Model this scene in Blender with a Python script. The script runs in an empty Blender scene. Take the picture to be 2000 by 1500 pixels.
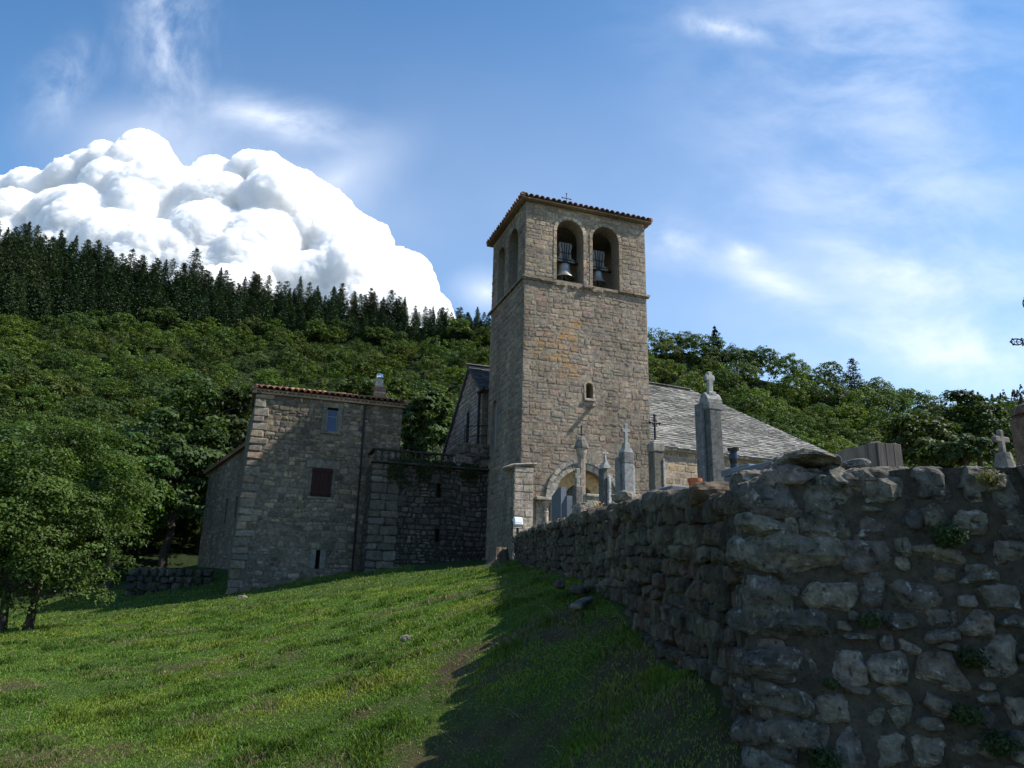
import bpy, bmesh, math, random
import numpy as np
from mathutils import Vector, Matrix

# ------------------------------------------------------------------ camera, world, sun, exposure
SC = bpy.context.scene
COL = SC.collection
F_PX, VZ, CAM_Z = 1443.0, (1121.0, -4296.0), 1.6      # focal length and zenith vanishing point, measured on the 2000x1500 photo
_up = np.array([VZ[0] - 1000, 750 - VZ[1], -F_PX]); _up /= np.linalg.norm(_up)
_fw = np.array([0, 0, -1.0]); _Y = _fw - _up * (_fw @ _up); _Y /= np.linalg.norm(_Y)
_X = np.cross(_Y, _up)
RCAM = np.array([_X, _Y, _up])
cam_data = bpy.data.cameras.new("camera")
cam = bpy.data.objects.new("camera", cam_data); COL.objects.link(cam)
cam_data.sensor_width = 36.0; cam_data.lens = F_PX / 2000 * 36.0
cam_data.clip_start = 0.05; cam_data.clip_end = 20000
cam.matrix_world = Matrix.Translation((0, 0, CAM_Z)) @ Matrix([list(r) for r in RCAM]).to_4x4()
SC.camera = cam

SUN_EL, SUN_AZ = math.radians(48.2), math.radians(93.0)   # azimuth measured from +Y (view direction) towards +X
SUN_DIR = Vector((math.sin(SUN_AZ) * math.cos(SUN_EL), math.cos(SUN_AZ) * math.cos(SUN_EL), math.sin(SUN_EL)))
sd = bpy.data.lights.new("sun", 'SUN'); sd.energy = 5.0; sd.angle = math.radians(0.53); sd.color = (1.0, 0.94, 0.85)
so = bpy.data.objects.new("sun", sd); COL.objects.link(so)
so.rotation_euler = SUN_DIR.to_track_quat('Z', 'Y').to_euler(); so.location = (30, 0, 60)

SC.view_settings.view_transform = 'Standard'; SC.view_settings.look = 'None'
SC.view_settings.exposure = 0.7; SC.view_settings.gamma = 1.0
SC.render.engine = 'CYCLES'
SC.cycles.volume_bounces = 32; SC.cycles.max_bounces = 40; SC.cycles.diffuse_bounces = 4; SC.cycles.transmission_bounces = 6


def ray(px, py):
    return RCAM @ np.array([px - 1000.0, 750.0 - py, -F_PX])


def at(px, py, Y):
    d = ray(px, py)
    return np.array([0, 0, CAM_Z]) + d * (Y / d[1])


def azel(px, py):
    d = ray(px, py)
    return math.atan2(d[0], d[1]), math.atan2(d[2], math.hypot(d[0], d[1]))


def N_(nt, typ, **kw):
    n = nt.nodes.new(typ)
    for k, v in kw.items():
        if k == 'inp':
            for i, val in v.items():
                n.inputs[i].default_value = val
        else:
            setattr(n, k, v)
    return n


def build_world():
    w = bpy.data.worlds.new("World"); SC.world = w; w.use_nodes = True
    nt = w.node_tree; nt.nodes.clear(); L = nt.links.new
    sky = N_(nt, 'ShaderNodeTexSky', sky_type='NISHITA', sun_disc=False, sun_elevation=SUN_EL, sun_rotation=SUN_AZ,
             air_density=1.0, dust_density=0.35, ozone_density=1.6, altitude=900)
    bg = N_(nt, 'ShaderNodeBackground', inp={1: 0.135})
    hs = N_(nt, 'ShaderNodeHueSaturation', inp={'Saturation': 1.22, 'Hue': .496}); L(sky.outputs[0], hs.inputs['Color']); L(hs.outputs[0], bg.inputs[0])
    tc = N_(nt, 'ShaderNodeTexCoord')
    sep = N_(nt, 'ShaderNodeSeparateXYZ'); L(tc.outputs['Generated'], sep.inputs[0])
    ymax = N_(nt, 'ShaderNodeMath', operation='MAXIMUM', inp={1: 0.12}); L(sep.outputs[1], ymax.inputs[0])
    gx = N_(nt, 'ShaderNodeMath', operation='DIVIDE'); L(sep.outputs[0], gx.inputs[0]); L(ymax.outputs[0], gx.inputs[1])
    gz = N_(nt, 'ShaderNodeMath', operation='DIVIDE'); L(sep.outputs[2], gz.inputs[0]); L(ymax.outputs[0], gz.inputs[1])
    cb = N_(nt, 'ShaderNodeCombineXYZ'); L(gx.outputs[0], cb.inputs[0]); L(gz.outputs[0], cb.inputs[1])

    def gn(px, py):
        d = ray(px, py); return d[0] / d[1], d[2] / d[1]
    # thin cirrus veils: (px, py, radius x px, radius y px, rotation deg, strength, noise stretch)
    veils = [(330, 60, 150, 330, -14, .5, 0), (560, 235, 300, 75, 14, .6, 1), (430, 350, 520, 170, 12, .45, 2), (1500, 545, 200, 70, 26, .42, 1),
             (1450, 490, 70, 40, 20, .55, 1), (1780, 520, 620, 330, 25, .33, 1), (1410, 55, 150, 45, 12, .55, 0), (1850, 690, 620, 110, 8, .32, 1),
             (950, 570, 110, 70, 0, .55, 2), (120, 160, 120, 160, 20, .35, 0), (1300, 470, 160, 90, 20, .45, 1), (1700, 120, 700, 420, 30, .3, 1), (1750, 620, 1500, 760, 12, .2, 3), (700, 420, 1300, 620, 8, .1, 3), (660, 350, 280, 110, -38, .26, 3), (300, 260, 330, 110, 6, .2, 3)]
    n1 = N_(nt, 'ShaderNodeTexNoise', inp={'Scale': 4.0, 'Detail': 7.0, 'Roughness': 0.58, 'Distortion': 0.25})
    mp1 = N_(nt, 'ShaderNodeMapping'); mp1.inputs['Rotation'].default_value = (0, 0, math.radians(-28)); mp1.inputs['Scale'].default_value = (1.0, 1.9, 1)
    L(cb.outputs[0], mp1.inputs[0]); L(mp1.outputs[0], n1.inputs['Vector'])
    n2 = N_(nt, 'ShaderNodeTexNoise', inp={'Scale': 2.6, 'Detail': 6.0, 'Roughness': 0.55, 'Distortion': 0.2})
    L(cb.outputs[0], n2.inputs['Vector'])
    n0 = N_(nt, 'ShaderNodeTexNoise', inp={'Scale': 6.0, 'Detail': 9.0, 'Roughness': 0.6, 'Distortion': 0.3})
    mp0 = N_(nt, 'ShaderNodeMapping'); mp0.inputs['Rotation'].default_value = (0, 0, math.radians(15)); mp0.inputs['Scale'].default_value = (1.5, 0.9, 1)
    L(cb.outputs[0], mp0.inputs[0]); L(mp0.outputs[0], n0.inputs['Vector'])
    noises = []
    for n, lo, hi in ((n0, .34, .78), (n1, .28, .8), (n2, .2, .75)):
        r = N_(nt, 'ShaderNodeMapRange', interpolation_type='SMOOTHSTEP', inp={1: lo, 2: hi, 3: 0.0, 4: 1.0}); L(n.outputs[0], r.inputs[0]); noises.append(r)
    flat = N_(nt, 'ShaderNodeMapRange', inp={1: -.6, 2: 1.0, 3: 0.0, 4: 1.0}); L(n2.outputs[0], flat.inputs[0]); noises.append(flat)
    tot = None
    for px, py, rx, ry, rot, st, kn in veils:
        x0, z0 = gn(px, py); x1, _ = gn(px + rx, py); _, z1 = gn(px, py - ry)
        mp = N_(nt, 'ShaderNodeMapping', vector_type='TEXTURE')
        mp.inputs['Location'].default_value = (x0, z0, 0); mp.inputs['Rotation'].default_value = (0, 0, math.radians(-rot))
        mp.inputs['Scale'].default_value = (abs(x1 - x0), abs(z1 - z0), 1)
        L(cb.outputs[0], mp.inputs[0])
        g = N_(nt, 'ShaderNodeTexGradient', gradient_type='QUADRATIC_SPHERE'); L(mp.outputs[0], g.inputs[0])
        m = N_(nt, 'ShaderNodeMath', operation='MULTIPLY'); L(g.outputs['Fac'], m.inputs[0]); L(noises[kn].outputs[0], m.inputs[1])
        m2 = N_(nt, 'ShaderNodeMath', operation='MULTIPLY', inp={1: st * 2.2}); L(m.outputs[0], m2.inputs[0])
        if tot is None:
            tot = m2
        else:
            a = N_(nt, 'ShaderNodeMath', operation='ADD'); L(tot.outputs[0], a.inputs[0]); L(m2.outputs[0], a.inputs[1]); tot = a
    cl = N_(nt, 'ShaderNodeMath', operation='MINIMUM', inp={1: 0.9}); L(tot.outputs[0], cl.inputs[0])
    cbg = N_(nt, 'ShaderNodeBackground', inp={0: (0.80, 0.87, 1.0, 1), 1: 0.85})
    mix = N_(nt, 'ShaderNodeMixShader'); L(cl.outputs[0], mix.inputs[0]); L(bg.outputs[0], mix.inputs[1]); L(cbg.outputs[0], mix.inputs[2])
    out = N_(nt, 'ShaderNodeOutputWorld'); L(mix.outputs[0], out.inputs[0])


build_world()

# ------------------------------------------------------------------ helpers
random.seed(7)
RNG = np.random.default_rng(7)


def vnoise(p, seed=0):
    """smooth value noise, -1..1, p is (n,3) or (n,2)"""
    p = np.asarray(p, float)
    if p.shape[1] == 2:
        p = np.c_[p, np.zeros(len(p))]
    i = np.floor(p).astype(np.int64); f = p - i; f = f * f * (3 - 2 * f)

    def h(a, b, c):
        v = (a * 374761393 + b * 668265263 + c * 2147483647 + seed * 974711) & 0xFFFFFFFF
        v = ((v ^ (v >> 13)) * 1274126177) & 0xFFFFFFFF
        v = ((v ^ (v >> 16)) * 2246822519) & 0xFFFFFFFF
        return ((v ^ (v >> 15)) & 0xFFFF) / 32767.5 - 1
    x, y, z = i[:, 0], i[:, 1], i[:, 2]
    r = 0
    for dx in (0, 1):
        wx = f[:, 0] if dx else 1 - f[:, 0]
        for dy in (0, 1):
            wy = f[:, 1] if dy else 1 - f[:, 1]
            for dz in (0, 1):
                wz = f[:, 2] if dz else 1 - f[:, 2]
                r = r + h(x + dx, y + dy, z + dz) * wx * wy * wz
    return r


def fbm(p, octs=4, seed=0, gain=.5):
    p = np.asarray(p, float); r = 0; a = 1; t = 0
    for o in range(octs):
        r = r + a * vnoise(p * 2 ** o + 17.3 * o, seed + o); t += a; a *= gain
    return r / t


class Acc:
    """collects pieces and links them as ONE mesh object"""
    def __init__(self):
        self.v, self.f, self.c, self.n = [], [], [], 0

    def add(self, verts, faces, col=(.5, .5, .5, 0)):
        verts = np.asarray(verts, float).reshape(-1, 3)
        col = np.asarray(col, float)
        if col.ndim == 1:
            if len(col) == 3:
                col = np.r_[col, 0]
            col = np.tile(col, (len(verts), 1))
        self.v.append(verts); self.c.append(col)
        n = self.n
        if isinstance(faces, np.ndarray):
            self.f.append(faces + n)
        else:
            self.f.append([[i + n for i in fc] for fc in faces])
        self.n += len(verts)

    def build(self, name, mat, parent=None, smooth=False, loc=None):
        v = np.concatenate(self.v)
        if parent is not None:
            q = parent
            while q is not None:
                v = v - np.array(q.location); q = q.parent
        elif loc is not None:
            v = v - np.array(loc)
        tot, starts, idx, k = [], [], [], 0
        for blk in self.f:
            if isinstance(blk, np.ndarray):
                m, q = blk.shape
                idx.append(blk.ravel()); tot.append(np.full(m, q)); 
            else:
                idx.append(np.array([i for fc in blk for i in fc], int)); tot.append(np.array([len(fc) for fc in blk], int))
        idx = np.concatenate(idx).astype(np.int32); tot = np.concatenate(tot).astype(np.int32)
        starts = np.r_[0, np.cumsum(tot)[:-1]].astype(np.int32)
        me = bpy.data.meshes.new(name)
        me.vertices.add(len(v)); me.vertices.foreach_set('co', v.astype(np.float32).ravel())
        me.loops.add(len(idx)); me.loops.foreach_set('vertex_index', idx)
        me.polygons.add(len(tot)); me.polygons.foreach_set('loop_start', starts)
        me.update(calc_edges=True); me.validate()
        at_ = me.color_attributes.new('col', 'FLOAT_COLOR', 'POINT')
        at_.data.foreach_set('color', np.concatenate(self.c).astype(np.float32).ravel())
        me.polygons.foreach_set('use_smooth', np.full(len(me.polygons), bool(smooth)))
        for m in (mat if isinstance(mat, (list, tuple)) else [mat]):
            me.materials.append(m)
        o = bpy.data.objects.new(name, me); COL.objects.link(o)
        if parent is not None:
            o.parent = parent
        elif loc is not None:
            o.location = loc
        return o


def tag(o, label=None, cat=None, group=None, kind=None):
    if label: o['label'] = label
    if cat: o['category'] = cat
    if group: o['group'] = group
    if kind: o['kind'] = kind
    return o


def thing(name, loc, label, cat, group=None):
    o = bpy.data.objects.new(name, None); COL.objects.link(o)
    o.location = [float(c) for c in loc]; o.empty_display_size = .3
    return tag(o, label, cat, group)


def rotz(a):
    c, s = math.cos(a), math.sin(a)
    return np.array([[c, -s, 0], [s, c, 0], [0, 0, 1.0]])


BOXF = [[0, 1, 3, 2], [4, 6, 7, 5], [0, 4, 5, 1], [2, 3, 7, 6], [0, 2, 6, 4], [1, 5, 7, 3]]


def box(acc, c, size, R=None, col=(.5, .5, .5), taper=1.0):
    s = np.array(size) / 2.0
    p = np.array([[x, y, z] for x in (-1, 1) for y in (-1, 1) for z in (-1, 1)], float)
    t = np.where(p[:, 2:3] > 0, taper, 1.0)
    q = p * s; q[:, :2] *= t
    if R is not None: q = q @ R.T
    acc.add(q + np.array(c), [[0, 1, 3, 2], [4, 6, 7, 5], [0, 4, 5, 1], [2, 3, 7, 6], [0, 2, 6, 4], [1, 5, 7, 3]], col)


def bbox(acc, c, size, R=None, col=(.5, .5, .5), bev=.012, jit=0, rng=None, taper=1.0):
    """box with chamfered edges"""
    s = np.array(size) / 2.0; b = min(bev, s.min() * .45)
    pts = []
    for x in (-1, 1):
        for y in (-1, 1):
            for z in (-1, 1):
                j = (rng.uniform(-jit, jit, 3) if jit and rng is not None else 0)
                t = taper if z > 0 else 1.0
                for k in range(3):
                    q = np.array([x * s[0], y * s[1], z * s[2]]) - b * np.array([x, y, z]) * (np.arange(3) != k)
                    q[:2] *= t
                    pts.append(q + j)
    hull(acc, np.array(pts), c, R, col)


def hull(acc, pts, c=(0, 0, 0), R=None, col=(.5, .5, .5)):
    if R is not None: pts = pts @ R.T
    bm = bmesh.new()
    for p in pts: bm.verts.new(p)
    bmesh.ops.convex_hull(bm, input=bm.verts[:])
    bm.verts.ensure_lookup_table(); bm.verts.index_update()
    vv = np.array([v.co[:] for v in bm.verts]); ff = [[v.index for v in f.verts] for f in bm.faces]
    bm.free()
    acc.add(vv + np.array(c), ff, col)


def prism(acc, pts, O, A, B, N, depth, col=(.5, .5, .5), back=0.0):
    """polygon in axes A,B, extruded from -back to depth along N"""
    O, A, B, N = map(lambda q: np.asarray(q, float), (O, A, B, N)); n = len(pts)
    ar = sum(pts[i][0] * pts[(i + 1) % n][1] - pts[(i + 1) % n][0] * pts[i][1] for i in range(n))
    if ar * (np.cross(A, B) @ N) < 0: pts = pts[::-1]
    lo = [O + A * a + B * b - N * back for a, b in pts]; hi = [O + A * a + B * b + N * depth for a, b in pts]
    acc.add(lo + hi, [list(range(n, 2 * n)), list(range(n - 1, -1, -1))] + [[i, (i + 1) % n, n + (i + 1) % n, n + i] for i in range(n)], col)


def lathe(acc, prof, c, seg=24, col=(.5, .5, .5), R=None):
    v, f = [], []
    for r, z in prof:
        for k in range(seg):
            t = 2 * math.pi * k / seg; v.append((r * math.cos(t), r * math.sin(t), z))
    m = len(prof)
    for i in range(m - 1):
        for k in range(seg):
            k2 = (k + 1) % seg; f.append([i * seg + k, i * seg + k2, (i + 1) * seg + k2, (i + 1) * seg + k])
    f.append(list(range(seg - 1, -1, -1))); f.append([(m - 1) * seg + k for k in range(seg)])
    v = np.array(v)
    if R is not None: v = v @ R.T
    acc.add(v + np.array(c), f, col)


def tube(acc, pts, r, seg=8, col=(.5, .5, .5)):
    pts = [np.array(p, float) for p in pts]; rr = r if isinstance(r, (list, tuple, np.ndarray)) else [r] * len(pts)
    v, f = [], []; prev = None
    for i, p in enumerate(pts):
        d = (pts[min(i + 1, len(pts) - 1)] - pts[max(i - 1, 0)]); d /= np.linalg.norm(d)
        a = np.cross(d, [0, 0, 1] if abs(d[2]) < .9 else [1, 0, 0])
        if prev is not None:
            a = prev - d * (prev @ d)
        a /= np.linalg.norm(a); prev = a; b = np.cross(d, a)
        for k in range(seg):
            t = 2 * math.pi * k / seg; v.append(p + rr[i] * (a * math.cos(t) + b * math.sin(t)))
    for i in range(len(pts) - 1):
        for k in range(seg):
            k2 = (k + 1) % seg; f.append([i * seg + k, i * seg + k2, (i + 1) * seg + k2, (i + 1) * seg + k])
    f.append(list(range(seg - 1, -1, -1))); f.append([(len(pts) - 1) * seg + k for k in range(seg)])
    acc.add(v, f, col)


_cs = {}


def cubesphere(n):
    if n in _cs: return _cs[n]
    bm = bmesh.new(); bmesh.ops.create_cube(bm, size=2)
    bmesh.ops.subdivide_edges(bm, edges=bm.edges[:], cuts=n - 1, use_grid_fill=True)
    bm.verts.index_update()
    v = np.array([x.co[:] for x in bm.verts]); f = np.array([[x.index for x in fc.verts] for fc in bm.faces])
    bm.free(); v /= np.linalg.norm(v, axis=1)[:, None]
    _cs[n] = (v, f); return _cs[n]


def rock(acc, c, size, M, rng, n=8, boxy=.55, rough=.05, cuts=7, col=(.3, .3, .3), front=None, crange=(.72, 1.05)):
    """a rough angular stone; size = half extents along the columns of M"""
    d, f = cubesphere(n)
    p = np.sign(d) * np.abs(d) ** boxy; p = p / np.abs(p).max()
    for k in range(cuts):
        nn = rng.normal(size=3); nn /= np.linalg.norm(nn); dd = rng.uniform(*crange)
        t = p @ nn - dd; p = p - np.outer(np.maximum(t, 0), nn) * .92
    if front is not None:
        t = p[:, 1] * -1 - front; p[:, 1] += np.maximum(t, 0) * .8
    s = np.array(size); q = p * s
    sd_ = int(rng.integers(1, 100000)); m = s.max()
    q = q + d * (vnoise(q / m * 1.9 + sd_ % 97, sd_) * rough * 2 + vnoise(q / m * 5 + 3, sd_ + 1) * rough + vnoise(q / m * 12, sd_ + 2) * rough * .55 + (vnoise(q / m * 24, sd_ + 3) * rough * .4 if n > 12 else 0))[:, None] * m
    cc = np.tile(np.r_[col, 0][:4], (len(q), 1))
    acc.add(q @ np.asarray(M).T + np.array(c), f, cc)


def pick(pal, rng, var=.18):
    c = np.array(pal[rng.integers(len(pal))], float)
    return c * (1 + rng.uniform(-var, var)) * (1 + rng.uniform(-.04, .04, 3))


def masonry(acc, O, U, V, N, span, H, rng, holes=None, hr=(.18, .3), wr=(.28, .65), joint=.014, prot=(.0, .03), pal=((.3, .26, .2),),
            var=.18, jit=.014, cham=(.02, .06), bulge=.012, wav=.03, lichen=None, v0=0.0):
    """skin of roughly coursed stones on the plane O + u U + v V; span(v) -> (u0,u1), holes(v) -> [(u0,u1),..]"""
    O, U, V, N = map(lambda a: np.asarray(a, float), (O, U, V, N))
    sdd = int(rng.integers(1, 9999)); v = v0
    F = [[i, (i + 1) % 8, 8 + (i + 1) % 8, 8 + i] for i in range(8)] + [[8 + i, 8 + (i + 1) % 8, 16] for i in range(8)]
    while v < H - .05:
        h = min(rng.uniform(*hr), H - v)
        if H - v - h < hr[0] * .6: h = H - v
        a, b = span(v + h / 2)
        iv = [(a, b)]
        if holes:
            for vv in (v + .05 * h, v + .5 * h, v + .95 * h):
                for (p, q) in holes(vv):
                    nv = []
                    for (s, e) in iv:
                        if q <= s or p >= e: nv.append((s, e)); continue
                        if p > s: nv.append((s, p))
                        if q < e: nv.append((q, e))
                    iv = nv
        for (s, e) in iv:
            u = s
            while u < e - .03:
                w = rng.uniform(*wr) * (1.25 if h > np.mean(hr) else .9)
                if e - u - w < wr[0] * .6: w = e - u
                rows = 2 if (h > hr[0] * 1.5 and rng.random() < .12) else 1
                for k in range(rows):
                    y0 = v + h * k / rows; y1 = v + h * (k + 1) / rows
                    j = joint; x0, x1, yy0, yy1 = u + j / 2, u + w - j / 2, y0 + j / 2, y1 - j / 2
                    cx = min(rng.uniform(*cham), (x1 - x0) * .4); cy = min(rng.uniform(*cham) * .7, (yy1 - yy0) * .4)
                    P = np.array([(x0 + cx, yy0), (x1 - cx, yy0), (x1, yy0 + cy), (x1, yy1 - cy), (x1 - cx, yy1), (x0 + cx, yy1), (x0, yy1 - cy), (x0, yy0 + cy)])
                    P = P + rng.uniform(-jit, jit, P.shape)
                    P[:, 0] = np.clip(P[:, 0], s - .004, e + .004)
                    wv = np.c_[vnoise(P * .9, sdd), vnoise(P * .9 + 40, sdd)] * wav
                    fade = np.clip(np.minimum(P[:, 0] - s, e - P[:, 0]) / .4, 0, 1)
                    wv[:, 0] *= fade; wv[:, 1] *= np.clip((H - P[:, 1]) / .4, 0, 1)
                    P = P + wv
                    ctr = P.mean(0); pr = rng.uniform(*prot); tl = rng.uniform(-.012, .012, 2)
                    inn = ctr + (P - ctr) * np.array([1 - .03 / max(w, .1) - .05, .86])
                    def tow(Q, d): return O + Q[:, :1] * U + Q[:, 1:2] * V + (np.asarray(d).reshape(-1, 1)) * N
                    dfront = pr + (inn - ctr) @ tl * 1.0
                    vs = np.concatenate([tow(P, np.full(8, -.02)), tow(inn, dfront), tow(ctr[None], [pr + rng.uniform(0, bulge)])])
                    col = np.r_[pick(pal, rng, var), 0]
                    if lichen is not None: col[3] = lichen(ctr)
                    acc.add(vs, F, col)
                u += w
        v += h


def boolean_cut(obj, cutters, solver='EXACT'):
    for c in cutters:
        m = obj.modifiers.new('b', 'BOOLEAN'); m.operation = 'DIFFERENCE'; m.object = c; m.solver = solver
    dg = bpy.context.evaluated_depsgraph_get()
    me = bpy.data.meshes.new_from_object(obj.evaluated_get(dg))
    old = obj.data; nm = old.name; obj.modifiers.clear(); obj.data = me; bpy.data.meshes.remove(old); me.name = nm
    for c in cutters:
        d = c.data; bpy.data.objects.remove(c); bpy.data.meshes.remove(d)


def archpoly(u0, u1, z0, zs, seg=14):
    r = (u1 - u0) / 2; c = (u0 + u1) / 2
    return [(u0, z0), (u1, z0)] + [(c + r * math.cos(t), zs + r * math.sin(t)) for t in np.linspace(0, math.pi, seg)]


def arch_hole(u0, u1, z0, zs):
    r = (u1 - u0) / 2; c = (u0 + u1) / 2

    def f(v):
        if v < z0 or v > zs + r: return []
        if v < zs: return [(u0, u1)]
        h = math.sqrt(max(r * r - (v - zs) ** 2, 0)); return [(c - h, c + h)]
    return f


def voussoirs(acc, O, U, V, N, cx, zs, r0, r1, depth, rng, n=13, a0=0, a1=math.pi, pal=((.34, .3, .25),), back=.05, gap=.012):
    O, U, V, N = map(lambda a: np.asarray(a, float), (O, U, V, N))
    for k in range(n):
        t0 = a0 + (a1 - a0) * k / n + gap / r1; t1 = a0 + (a1 - a0) * (k + 1) / n - gap / r1
        ts = np.linspace(t0, t1, 4); j = rng.uniform(-.006, .006)
        pts = [(cx + r0 * math.cos(t), zs + r0 * math.sin(t)) for t in ts[::-1]] + [(cx + r1 * math.cos(t), zs + r1 * math.sin(t)) for t in ts]
        prism(acc, pts[::-1], O, U, V, N, depth + j, pick(pal, rng), back)


# ------------------------------------------------------------------ materials
def new_mat(name):
    m = bpy.data.materials.new(name); m.use_nodes = True; nt = m.node_tree
    b = nt.nodes['Principled BSDF']; b.inputs['Specular IOR Level'].default_value = .25
    return m, nt, b


def stone_mat(name, base=None, sc=1.0, bump=.5, spots=.5, rough=.92, bdist=.02, spotcol=(.42, .41, .37, 1), var=.55, lich=(.42, .20, .03, 1), soft=1.0, pit=.55, ssc=16):
    m, nt, b = new_mat(name); L = nt.links.new
    b.inputs['Roughness'].default_value = rough; b.inputs['Specular IOR Level'].default_value = .15
    tc = N_(nt, 'ShaderNodeNewGeometry')
    pos = tc.outputs['Position']
    if base is None:
        a = N_(nt, 'ShaderNodeAttribute', attribute_name='col'); basecol = a.outputs['Color']
    else:
        a = None; r = N_(nt, 'ShaderNodeRGB'); r.outputs[0].default_value = (*base, 1); basecol = r.outputs[0]
    n1 = N_(nt, 'ShaderNodeTexNoise', inp={'Scale': 7 * sc, 'Detail': 8, 'Roughness': .7}); L(pos, n1.inputs['Vector'])
    mr = N_(nt, 'ShaderNodeMapRange', inp={1: .3, 2: .7, 3: 1 - var, 4: 1 + var}); L(n1.outputs[0], mr.inputs[0])
    mu = N_(nt, 'ShaderNodeVectorMath', operation='SCALE'); L(basecol, mu.inputs[0]); L(mr.outputs[0], mu.inputs['Scale'])
    n2 = N_(nt, 'ShaderNodeTexNoise', inp={'Scale': ssc * sc, 'Detail': 8, 'Roughness': .72, 'Distortion': .3}); L(pos, n2.inputs['Vector'])
    sp = N_(nt, 'ShaderNodeMapRange', inp={1: .57, 2: .57 + .1 * soft, 3: 0, 4: spots}); L(n2.outputs[0], sp.inputs[0])
    mx = N_(nt, 'ShaderNodeMixRGB'); mx.inputs[2].default_value = spotcol; L(sp.outputs[0], mx.inputs[0]); L(mu.outputs[0], mx.inputs[1])
    n6 = N_(nt, 'ShaderNodeTexNoise', inp={'Scale': .55, 'Detail': 4, 'Roughness': .6}); mp = N_(nt, 'ShaderNodeMapping'); mp.inputs['Scale'].default_value = (1, 1, .55); L(pos, mp.inputs[0]); L(mp.outputs[0], n6.inputs['Vector'])
    bl = N_(nt, 'ShaderNodeMapRange', inp={1: .35, 2: .65, 3: .74, 4: 1.2}); L(n6.outputs[0], bl.inputs[0])
    m6 = N_(nt, 'ShaderNodeVectorMath', operation='SCALE'); L(mu.outputs[0], m6.inputs[0]); L(bl.outputs[0], m6.inputs['Scale']); L(m6.outputs[0], mx.inputs[1])
    n4 = N_(nt, 'ShaderNodeTexNoise', inp={'Scale': 11 * sc, 'Detail': 5, 'Roughness': .6}); L(pos, n4.inputs['Vector'])
    dk = N_(nt, 'ShaderNodeMapRange', inp={1: .58, 2: .66, 3: 1, 4: pit}); L(n4.outputs[0], dk.inputs[0])
    m3 = N_(nt, 'ShaderNodeVectorMath', operation='SCALE'); L(mx.outputs[0], m3.inputs[0]); L(dk.outputs[0], m3.inputs['Scale'])
    last = m3.outputs[0]
    if a is not None:
        n5 = N_(nt, 'ShaderNodeTexNoise', inp={'Scale': 5, 'Detail': 5, 'Roughness': .6}); L(pos, n5.inputs['Vector'])
        th = N_(nt, 'ShaderNodeMapRange', inp={1: .46, 2: .54, 3: 0, 4: .85}); L(n5.outputs[0], th.inputs[0])
        mm = N_(nt, 'ShaderNodeMath', operation='MULTIPLY'); L(th.outputs[0], mm.inputs[0]); L(a.outputs['Alpha'], mm.inputs[1])
        ml = N_(nt, 'ShaderNodeMixRGB'); ml.inputs[2].default_value = lich; L(mm.outputs[0], ml.inputs[0]); L(last, ml.inputs[1]); last = ml.outputs[0]
    L(last, b.inputs['Base Color'])
    n3 = N_(nt, 'ShaderNodeTexNoise', inp={'Scale': 22 * sc, 'Detail': 9, 'Roughness': .72}); L(pos, n3.inputs['Vector'])
    bp = N_(nt, 'ShaderNodeBump', inp={'Strength': bump, 'Distance': bdist}); L(n3.outputs[0], bp.inputs['Height']); L(bp.outputs[0], b.inputs['Normal'])
    return m


def plain_mat(name, col, rough=.6, metal=0, sc=8, var=.25, bump=.15, spec=.3):
    m, nt, b = new_mat(name); L = nt.links.new
    b.inputs['Roughness'].default_value = rough; b.inputs['Metallic'].default_value = metal; b.inputs['Specular IOR Level'].default_value = spec
    tc = N_(nt, 'ShaderNodeNewGeometry')
    n1 = N_(nt, 'ShaderNodeTexNoise', inp={'Scale': sc, 'Detail': 6, 'Roughness': .65}); L(tc.outputs['Position'], n1.inputs['Vector'])
    mr = N_(nt, 'ShaderNodeMapRange', inp={1: .3, 2: .7, 3: 1 - var, 4: 1 + var}); L(n1.outputs[0], mr.inputs[0])
    r = N_(nt, 'ShaderNodeRGB'); r.outputs[0].default_value = (*col, 1)
    mu = N_(nt, 'ShaderNodeVectorMath', operation='SCALE'); L(r.outputs[0], mu.inputs[0]); L(mr.outputs[0], mu.inputs['Scale']); L(mu.outputs[0], b.inputs['Base Color'])
    n3 = N_(nt, 'ShaderNodeTexNoise', inp={'Scale': sc * 4, 'Detail': 5}); L(tc.outputs['Position'], n3.inputs['Vector'])
    bp = N_(nt, 'ShaderNodeBump', inp={'Strength': bump, 'Distance': .01}); L(n3.outputs[0], bp.inputs['Height']); L(bp.outputs[0], b.inputs['Normal'])
    return m


def wood_mat(name, col, stretch=(14, 14, 1.2)):
    m, nt, b = new_mat(name); L = nt.links.new; b.inputs['Roughness'].default_value = .85
    tc = N_(nt, 'ShaderNodeTexCoord'); mp = N_(nt, 'ShaderNodeMapping'); mp.inputs['Scale'].default_value = stretch
    L(tc.outputs['Object'], mp.inputs[0])
    n1 = N_(nt, 'ShaderNodeTexNoise', inp={'Scale': 1.6, 'Detail': 9, 'Roughness': .75, 'Distortion': .5}); L(mp.outputs[0], n1.inputs['Vector'])
    mr = N_(nt, 'ShaderNodeMapRange', inp={1: .3, 2: .7, 3: .35, 4: 1.5}); L(n1.outputs[0], mr.inputs[0])
    r = N_(nt, 'ShaderNodeRGB'); r.outputs[0].default_value = (*col, 1)
    mu = N_(nt, 'ShaderNodeVectorMath', operation='SCALE'); L(r.outputs[0], mu.inputs[0]); L(mr.outputs[0], mu.inputs['Scale']); L(mu.outputs[0], b.inputs['Base Color'])
    bp = N_(nt, 'ShaderNodeBump', inp={'Strength': .7, 'Distance': .012}); L(n1.outputs[0], bp.inputs['Height']); L(bp.outputs[0], b.inputs['Normal'])
    return m


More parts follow.
